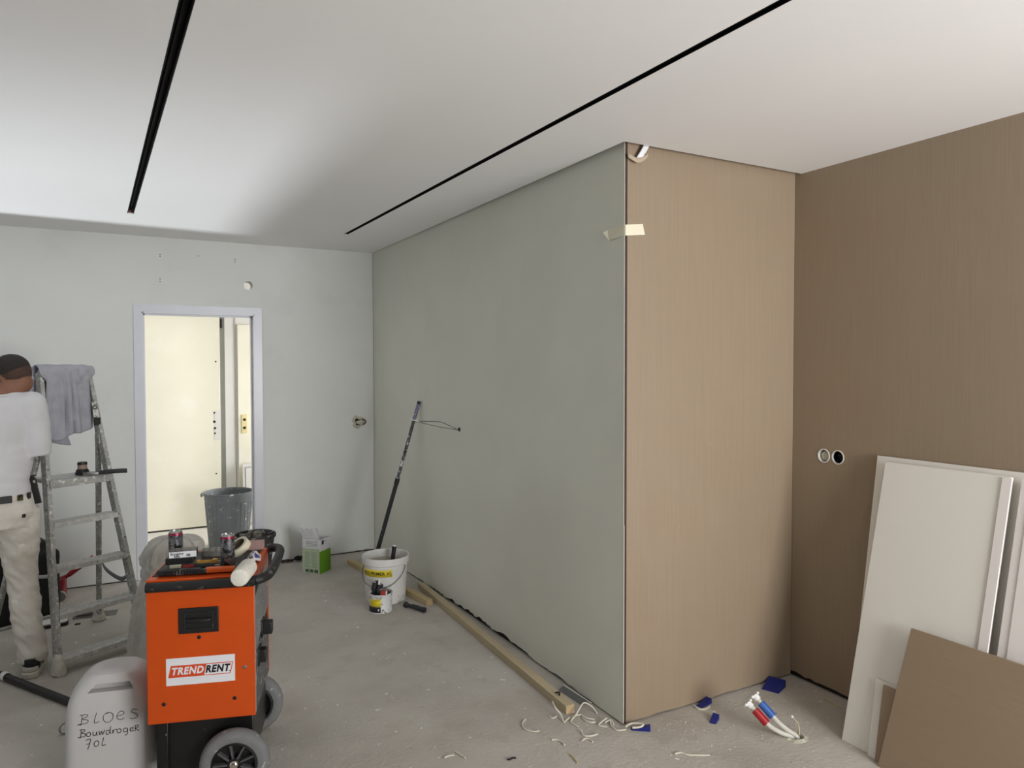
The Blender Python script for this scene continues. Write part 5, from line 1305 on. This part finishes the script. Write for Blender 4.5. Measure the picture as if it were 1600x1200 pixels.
# ------------------------------------------------------------------ cable sheath offcuts, blue wedges, pipes
M_strip = mat('cable_sheath_white', lin(206, 200, 184), 0.5, var=0.04)
strips = [  # photo points and heights
 [(821, 1124, .004), (816, 1131, .004), (820, 1139, .004), (833, 1143, .004), (843, 1142, .004)],
 [(863, 1096, .055), (868, 1106, .045), (876, 1116, .02), (881, 1128, .004), (884, 1126, .003), (890, 1121, .004)],
 [(859, 1120, .004), (864, 1122, .004), (870, 1119, .004)],
 [(933, 1115, .003), (926, 1105, .02), (917, 1099, .045), (911, 1099, .05), (905, 1108, .035), (899, 1118, .012), (893, 1125, .004), (893, 1130, .003), (903, 1135, .004)],
 [(899, 1118, .006), (908, 1117, .006), (916, 1122, .005), (929, 1124, .004)],
 [(910, 1121, .004), (915, 1126, .004), (924, 1129, .004), (930, 1128, .004)],
 [(948, 1122, .014), (940, 1128, .008), (935, 1133, .004), (942, 1135, .004), (949, 1136, .004)],
 [(945, 1129, .004), (955, 1125, .012), (959, 1133, .004)],
 [(954, 1127, .010), (956, 1135, .004), (965, 1141, .004), (978, 1140, .004)],
 [(908, 1140, .010), (912, 1149, .004), (922, 1150, .004), (931, 1148, .005), (934, 1146, .010)],
 [(909, 1158, .004), (914, 1154, .004), (921, 1155, .004), (926, 1159, .004)],
 [(862, 1156, .004), (870, 1156, .004), (877, 1159, .004), (882, 1164, .004)],
 [(890, 1178, .003), (896, 1184, .003), (902, 1192, .003)],
 [(694, 1184, .004), (701, 1181, .004), (710, 1180, .004)],
 [(711, 1174, .004), (719, 1179, .004), (727, 1184, .004)],
 [(1054, 1178, .004), (1064, 1176, .004), (1074, 1179, .004), (1084, 1180, .004), (1109, 1180, .004)],
]
slabels = {13: 'faintly bowed white sheath sliver of a close pair on the open floor', 14: 'straight slanting sheath sliver of a close pair on the open floor', 2: 'tiny white sheath offcut lying just off the batten end', 4: 'low white sheath offcut branching from the foot of the arched one',
           5: 'small looped white sheath offcut close to the metal strip', 6: 'zigzag white sheath offcut under the foot of the grey wall',
           7: 'white sheath offcut standing like a tent beside the zigzag one', 8: 'curved white sheath offcut reaching to the wall corner',
           9: 'dished white sheath offcut on the floor before the tangle', 10: 'short bowed white sheath offcut right under the dished one',
           11: 'lone bowed white sheath offcut between the hook-shaped one and the sliver', 0: 'curled white cable sheath offcut lying apart like a hook on the screed', 1: 'white cable sheath offcut bent over the end of the long batten',
           3: 'tall arched white cable sheath offcut standing near the metal strip', 15: 'straight white cable sheath offcut lying near the blue wedges',
           12: 'thin brown-white sliver lying furthest out on the open floor'}
for k, pts in enumerate(strips):
    P = [onz(x, y, z) for x, y, z in pts]
    for p_ in P:
        if p_.x > X1-0.004 and p_.y > Y1-0.01: p_.x = X1-0.006
    c_ = Vector((P[0].x, P[0].y, 0))
    path = bez([p_-c_ for p_ in P], 5)
    o = MB().tube(path, 0.0036 if k != 12 else 0.003, 7).build('cable_sheath', M_strip if k != 12 else M_pine2, None)
    o.location = c_
    tag(o, slabels.get(k, 'short curled white cable sheath offcut among the scraps by the wall corner'), 'cable offcut', 'cable sheath offcuts on the floor')
q0 = [onz(*p_) for p_ in ((977, 1136, 0.012), (985, 1131, 0.020), (996, 1130, 0.026), (1005, 1132, .028), (1000, 1136, .022), (988, 1137, .020))]
c_ = Vector((q0[0].x, q0[0].y, 0))
o = MB().tube(bez([p_-c_ for p_ in q0], 5), 0.0045, 8).build('cable_sheath', M_strip, None); o.location = c_
tag(o, 'looped white plastic offcut at the corner of the veneer wall', 'cable offcut', 'cable sheath offcuts on the floor')

M_blue = mat('blue_plastic', lin(22, 34, 112), 0.45, var=0.1, vscale=30)
def wedge(px, py, rz, L_, W__, H_, label, tilt=0.0):
    q = onz(px, py)
    o = MB().add([(-L_/2, -W__/2, 0), (L_/2, -W__/2, 0), (L_/2, W__/2, 0), (-L_/2, W__/2, 0), (L_/2, -W__/2, H_), (L_/2, W__/2, H_), (-L_/2, -W__/2, 0.003), (-L_/2, W__/2, 0.003)],
                 [(0, 3, 2, 1), (6, 4, 5, 7), (1, 2, 5, 4), (0, 1, 4, 6), (2, 3, 7, 5), (0, 6, 7, 3)])
    t = thing('levelling_wedge', label, 'wedge', (q.x, q.y, 0), rz, 'blue levelling wedges')
    o.build('wedge_body', M_blue, t, bevel=0.0015)
    for k in range(3):
        x = L_*(-0.05+0.18*k); z = H_*(x+L_/2)/L_
        MB().box((x, 0, z+0.0005), (0.004, W__*0.8, 0.003), RY(-math.atan2(H_, L_))).build('ridge', M_blue, t, smooth=0)
    return t
wedge(1001, 1140, R(-38), 0.085, 0.030, 0.022, 'blue plastic wedge pushed under the veneer corner by the looped offcut')
wedge(1100, 1101, R(10), 0.080, 0.032, 0.024, 'blue plastic wedge lying on a pale oval offcut by the veneer wall')
wedge(1116, 1127, R(28), 0.055, 0.030, 0.026, 'small blue plastic wedge lying alone on the open floor')
wedge(1209, 1075, R(22), 0.105, 0.085, 0.034, 'largest blue plastic wedge, in the inside corner of the veneer walls')
q0 = [onz(*p_) for p_ in ((1086, 1104, 0.006), (1092, 1108, 0.004), (1102, 1108, 0.004), (1109, 1104, .004))]
c_ = Vector((q0[0].x, q0[0].y, 0))
o = MB().tube(bez([p_-c_ for p_ in q0], 5), 0.0045, 8).build('cable_sheath', M_strip, None); o.location = c_
tag(o, 'pale curved offcut under the blue wedge at the veneer wall', 'cable offcut', 'cable sheath offcuts on the floor')

# water pipes rising out of the floor hole
M_pipe = mat('pipe_white', lin(196, 192, 182), 0.45, var=0.03); M_pr_ = mat('sleeve_red', lin(164, 28, 34), 0.4, var=0.08); M_pb_ = mat('sleeve_blue', lin(52, 96, 168), 0.4, var=0.08)
for k, (off, mt, lb) in enumerate(((-7.5, M_pr_, 'white capped water pipe with a red sleeve rising from the floor hole'), (7.5, M_pb_, 'white capped water pipe with a blue sleeve rising from the floor hole'))):
    mid = [HOLE+Vector((0.0, 0.0, -0.045)), HOLE+Vector((-0.004, 0.002, 0.0)), onz(1226, 1143, 0.026), onz(1213, 1134, 0.054), onz(1203, 1125, 0.085), onz(1184, 1104, 0.130), onz(1175, 1094, 0.150)]
    sd_ = (mid[6]-mid[2]).cross(mid[4]-EYE).normalized()       # the pair lies side by side
    if sd_.dot(RT) < 0: sd_ = -sd_
    hz_ = Vector((RT.x, RT.y, 0)).normalized(); sg = 1 if k else -1
    base = Vector((HOLE.x, HOLE.y, 0))
    t = thing('water_pipe', lb, 'pipe', base)
    Q = [p_+hz_.lerp(sd_, f_).normalized()*w_*sg-base for p_, w_, f_ in zip(mid, (0.0112, 0.0118, 0.0140, 0.0168, 0.0200, 0.0205, 0.0225), (0, 0, 0.6, 1, 1, 1, 1))]
    path = bez(Q, 6)
    MB().tube(path, 0.0105, 12).build('pipe', M_pipe, t)
    a_, b_ = Q[4], Q[5].lerp(Q[4], 0.0)
    MB().tube([Q[4], Q[4].lerp(Q[5], 0.15), Q[5]], [0.0165, 0.0175, 0.0168], 16).build('sleeve', mt, t)
    for f_ in (0.08, 0.25): MB().tube([Q[4].lerp(Q[5], f_), Q[4].lerp(Q[5], f_+0.05)], 0.0185, 16).build('sleeve_rib', mt, t)
    dd = (Q[6]-Q[5]).normalized()
    MB().tube([Q[6]-dd*0.018, Q[6]+dd*0.006], 0.0150, 14).build('end_cap', M_white, t)
    sd = dd.cross(Vector((0, 0, 1))).normalized(); ud = sd.cross(dd)
    for v_ in (sd, -sd, ud, -ud): MB().capsule(Q[6], Q[6]+v_*0.021+dd*0.004, 0.0055, 0.0065, 8).build('cap_lug', M_white, t)
P = [HOLE+viewdir(HOLE)*0.021+RT*0.008+Vector((0, 0, -0.03)), HOLE+viewdir(HOLE)*0.026+RT*0.016+Vector((0, 0, 0.012)), onz(1247, 1132, 0.04), onz(1245, 1128, 0.055), onz(1239, 1122, 0.065), onz(1237, 1119, 0.07)]
base = Vector((HOLE.x, HOLE.y, 0))
t = thing('cable_stub', 'pale cable end with a stripped tip sticking out of the floor hole', 'cable', base)
MB().tube(bez([p_-base for p_ in P], 5), 0.0030, 8).build('cable', mat('cable_cream', lin(190, 178, 146), 0.5), t)
MB().tube([P[4]-base, P[5]-base], [0.005, 0.006], 8).build('tip', M_white, t)
m_ = MB(); rn = random.Random(3); vs_ = []; n_ = 22
for k in range(n_):
    a = 2*math.pi*k/n_; r1 = 0.046+0.014*rn.random()
    vs_ += [Vector((r1*math.cos(a), r1*math.sin(a), 0.0008)), Vector((0.036*math.cos(a), 0.036*math.sin(a), 0.004+0.006*rn.random())), Vector((0.027*math.cos(a), 0.027*math.sin(a), -0.04))]
fs = []
for k in range(n_):
    k2 = (k+1) % n_; fs += [(3*k, 3*k2, 3*k2+1, 3*k+1), (3*k+1, 3*k2+1, 3*k2+2, 3*k+2)]
o = m_.add(vs_, fs).build('broken_rim', M_chip, floor, smooth=0); o.location = HOLE

# plaster crumbs strewn on the screed
rn = random.Random(31); m_ = MB()
def seg(p_, a, b):
    d_ = Vector((b.x-a.x, b.y-a.y)); k = max(0.0, min(1.0, ((p_.x-a.x)*d_.x+(p_.y-a.y)*d_.y)/d_.length_squared))
    return math.hypot(p_.x-a.x-d_.x*k, p_.y-a.y-d_.y*k)
keep = [(tn, 0.09), (bkc, 0.15), (HOLE, 0.07)]+[(o_.location, 0.075) for o_ in bpy.data.objects if o_.name.startswith('levelling_wedge')]
sheaths = [(o_.matrix_basis @ v_.co) for o_ in bpy.data.objects if o_.name.startswith('cable_sheath') for v_ in list(o_.data.vertices)[::7]]
def crumb(x, y, s_):
    e = Euler((0, 0, rn.uniform(0, 3))).to_matrix()
    m_.add([Vector((x, y, 0))+e @ Vector(v_) for v_ in ((-s_, -s_*.5, 0), (s_, -s_*.6, 0), (s_*.8, s_*.6, 0), (-s_*.7, s_*.5, 0), (-s_*.4, -s_*.2, s_*.5), (s_*.4, -s_*.1, s_*.4), (s_*.2, s_*.3, s_*.5))],
           [(0, 1, 5, 4), (1, 2, 6, 5), (2, 3, 6), (3, 0, 4, 6), (4, 5, 6)])
for (px, py, sx_, sy_, n_) in ((960, 1150, 70, 25, 60), (1060, 1120, 50, 20, 50), (1040, 1145, 40, 12, 40), (1150, 1090, 60, 20, 40), (1255, 1060, 14, 8, 30), (720, 1010, 60, 40, 40), (1180, 1150, 60, 20, 30), (560, 1000, 80, 60, 30), (780, 1080, 120, 60, 50)):
    for k in range(n_):
        q = onz(px+rn.gauss(0, sx_), min(py+rn.gauss(0, sy_), 1199))
        if q.x > X1-0.03 and q.y > Y1-0.02: continue
        if q.y > YB-0.03 or seg(q, nA, fA) < 0.034 or seg(q, sA, sB) < 0.034: continue
        if any(math.hypot(q.x-c_.x, q.y-c_.y) < r_ for c_, r_ in keep): continue
        if any(abs(q.x-c_.x)+abs(q.y-c_.y) < 0.012 for c_ in sheaths): continue
        if q.x > X2-0.02 or (q.x > 2.55 and q.y < 2.1): continue
        crumb(q.x, q.y, rn.uniform(0.0015, 0.006))
o = m_.build('plaster_crumbs', M_chip, None, smooth=0); o['kind'] = 'stuff'; tag(o, 'white plaster crumbs strewn over the bare screed', 'crumbs')
q = onz(799, 1187)
o = MB().tube(bez([(-0.018, 0.004, 0.004), (-0.006, -0.004, 0.006), (0.006, 0.004, 0.004), (0.02, -0.003, 0.004)], 5), 0.0036, 7).build('cable_scrap', M_black, None); o.location = (q.x, q.y, 0)
tag(o, 'tiny black cable scrap lying alone on the open floor', 'scrap')
o = MB().tube(bez([(0.0, 0.0, 0.004), (0.012, 0.012, 0.010), (0.0, 0.03, 0.004)], 5), 0.004, 7).build('cable_scrap', M_black, None); o.location = (fA.x*0+nA.x+0.0, nA.y+0.10, 0.0445)
tag(o, 'black plug scrap lying on the near end of the long batten', 'scrap')

# ------------------------------------------------------------------ wall boxes, tape, loose strip under the ceiling
for k, p_ in enumerate(BX):
    t = thing('wall_box', ('round wall box closed with a white plaster lid, in the dark veneer wall', 'open round wall box with black inside, in the dark veneer wall')[k], 'wall box', p_, 0.0, 'round wall boxes')
    MB().lathe([(0.0305, 0.0), (0.0345, 0.0), (0.0350, 0.003), (0.0305, 0.004), (0.0305, -0.05), (0.0, -0.05)], 32, (0, 0, 0), RY(R(-90))).build('box_shell', M_white, t)
    if k == 0:
        MB().lathe([(0.0, -0.006), (0.020, -0.007), (0.024, -0.012), (0.0245, -0.03), (0.0, -0.031)], 24, (0, 0, -0.002), RY(R(-90))).build('lid', M_chip, t)
        MB().lathe([(0.0245, -0.03), (0.0303, -0.03), (0.0303, -0.034), (0.0, -0.035)], 24, (0, 0, 0), RY(R(-90))).build('dark_inside', M_dark, t)
    else:
        MB().lathe([(0.0302, -0.006), (0.0302, -0.040), (0.0, -0.041)], 28, (0, 0, 0), RY(R(-90))).build('dark_inside', M_black, t)
        MB().tube(bez([(0.035, 0.004, 0.0), (0.015, 0.010, 0.004), (0.012, 0.002, 0.010), (0.030, -0.008, 0.008)], 5), 0.0026, 7).build('wire', M_wire2, t)
M_mtape = mat('masking_tape_strip', lin(226, 220, 196), 0.6, var=0.03)
cz = ony(990, 359, Y1).z
t = thing('masking_tape_strip', 'strip of cream masking tape stuck round the wall corner', 'tape', (X1, Y1, cz))
a_ = [ony(977, 351, Y1), ony(1004, 350, Y1), ony(1007.5, 367, Y1), ony(977, 368, Y1)]
MB().add([p_-Vector((X1, Y1+0.0012, cz)) for p_ in a_], [(0, 1, 2, 3)]).build('front_half', M_mtape, t, solid=0.0006, smooth=0)
a_ = [onx(975.5, 351, X1), onx(950, 359, X1), onx(946, 364, X1), onx(953, 376, X1), onx(975.5, 367.5, X1)]
P = [p_-Vector((X1+0.0012, Y1, cz)) for p_ in a_]; P[2].x -= 0.012; P[3].x -= 0.004
MB().add(P, [(0, 1, 3, 4), (1, 2, 3)]).build('side_half', M_mtape, t, solid=0.0006, smooth=0)
# bent strip hanging out of the shadow gap
t = thing('joint_tape', 'bent strip of pale jointing tape hanging from the ceiling gap', 'tape', (X1+0.055, Y1-0.017, HC))
MB().grid(lambda u, v: Vector((0.040-0.048*v+0.030*u, -0.004-0.006*math.sin(v*3), 0.02-0.075*v-0.002*u)), 3, 8).build('strip', M_sticker, t, solid=0.002)
MB().grid(lambda u, v: Vector((-0.052+0.115*u, -0.010*math.sin(u*math.pi)-0.001, -0.058+0.0*v-0.022*math.sin(u*math.pi)+0.02*v+0.03*(u-0.4)*(u > 0.4))), 10, 3).build('curl', mat('kraft_tape', lin(176, 160, 138), 0.8), t, solid=0.0015)

# ------------------------------------------------------------------ leaning boards
M_lac = mat('lacquer_greige', lin(226, 222, 213), 0.35, var=0.012, vscale=2)
M_lac2 = mat('lacquer_pinkish', lin(228, 222, 216), 0.35, var=0.012, vscale=2)
def lean(name, label, cat, BL, TL, y_right, thick, material, group=None, extra=None, edge=None):
    """board standing on the floor line through BL (along -y) and leaning to TL; local x along the floor, local y up the board"""
    BL = Vector(BL); TL = Vector(TL)
    L_ = BL.y-y_right
    up = Vector((TL.x-BL.x, 0, TL.z-BL.z)); H_ = up.length; up.normalize()
    ex2 = Vector((0, -1, 0)); n2 = ex2.cross(up)            # n2 points away from the wall (-x) and up
    if n2.x > 0: n2 = -n2
    t = thing(name, label, cat, BL, 0.0, group)
    mt4 = Matrix.Identity(4)
    for i in range(3): mt4[i][0] = ex2[i]; mt4[i][1] = up[i]; mt4[i][2] = n2[i]; mt4[i][3] = BL[i]
    t.matrix_world = mt4
    skew = (TL.y-BL.y)
    o = MB().prism([(0, 0), (L_, 0), (L_-skew, H_), (-skew, H_)], -thick, 0).build('board', material, t, bevel=0.0015)
    return t, L_, H_
# big backing door behind the others
bl = onz(1318, 1152); tl = onx(1374.5, 711, X2-0.003)
xA = 2.815
t, L_, H_ = lean('cabinet_door', 'large pale lacquered panel leaning directly against the veneer wall', 'panel', (xA, bl.y+0.01, 0.0), (X2-0.020, tl.y, tl.z), 0.55, 0.018, M_lac)
# front door with bevelled grip edge
bl = onz(1315, 1156); tl = onx(1384, 721, X2-0.062)
tr = onx(1571, 741, X2-0.062)
BLf = (bl.x, bl.y, 0.0)
t, L_, H_ = lean('cabinet_door', 'pale lacquered cabinet door with a bright grip strip along one edge', 'panel', BLf, (X2-0.064, tl.y, tl.z), tr.y-0.02, 0.020, M_lac)
sk = tl.y-bl.y
MB().prism([(L_-0.030, 0.004), (L_+0.008, 0.004), (L_+0.008-sk, H_-0.004), (L_-0.030-sk, H_-0.004)], 0.0, 0.006).build('grip_edge', M_lac2, t, bevel=0.002)
# neighbouring door
bl2y = bl.y-L_-0.035
t, L2, H2 = lean('cabinet_door', 'pale lacquered cabinet door standing past the dark gap', 'panel', (bl.x+0.005, bl2y, 0.0), (X2-0.060, bl2y+sk, tl.z-0.004), bl2y-0.75, 0.020, M_lac2)
MB().prism([(0.034, 0.0), (0.75, 0.0), (0.75-sk, H2-0.004), (0.034-sk, H2-0.004)], 0.0005, 0.004).build('face_panel', M_lac2, t, bevel=0.0015)
# narrow offcuts
slope = (X2-0.064-bl.x)/tl.z
def floor_at(px, X):            # point of the floor line x = X seen at photo column px
    lo, hi = 1000.0, 1400.0
    for _ in range(40):
        m = (lo+hi)/2
        if onz(px, m).x > X: lo = m
        else: hi = m
    return onz(px, (lo+hi)/2)
xs1 = bl.x-0.016; q = floor_at(1355, xs1); zt = onx(1381, 1068, xs1+slope*0.24).z
t, _, _ = lean('panel_offcut', 'narrow white offcut strip leaning against the cabinet door', 'offcut', (xs1, q.y, 0), (xs1+slope*zt*0.98, q.y+0.012, zt), q.y-0.16, 0.012, M_lac, 'narrow offcuts beside the brown panel')
xs2 = xs1-0.016; q2 = floor_at(1366, xs2); z2 = onx(1390, 1077, xs2+slope*0.22).z
t, _, _ = lean('panel_offcut', 'narrow brown offcut strip tucked beside the brown panel', 'offcut', (xs2, q2.y, 0), (xs2+slope*z2*0.98, q2.y+0.012, z2), q2.y-0.16, 0.012, M_veneer_panel, 'narrow offcuts beside the brown panel')
# big brown board in front
xs3 = xs2-0.022; q3 = floor_at(1371, xs3)
tl3 = onx(1418, 983, xs3+slope*0.46)
t, _, _ = lean('veneer_board', 'brown wood veneer board leaning in front of the pale cabinet doors', 'board', (xs3, q3.y, 0), (xs3+slope*tl3.z, tl3.y, tl3.z), 0.75, 0.016, M_veneer_panel)
# thin screed-coloured slat by the side wall foot
qa = onz(1288, 1092); qb = onz(1314, 1107)
batten('floor_slat', Vector((qa.x, qa.y, 0)), Vector((qb.x, qb.y, 0)), 0.006, 0.006, 'thin pale sliver of wood on the floor beside the leaning doors', M_pine2)['category'] = 'sliver'
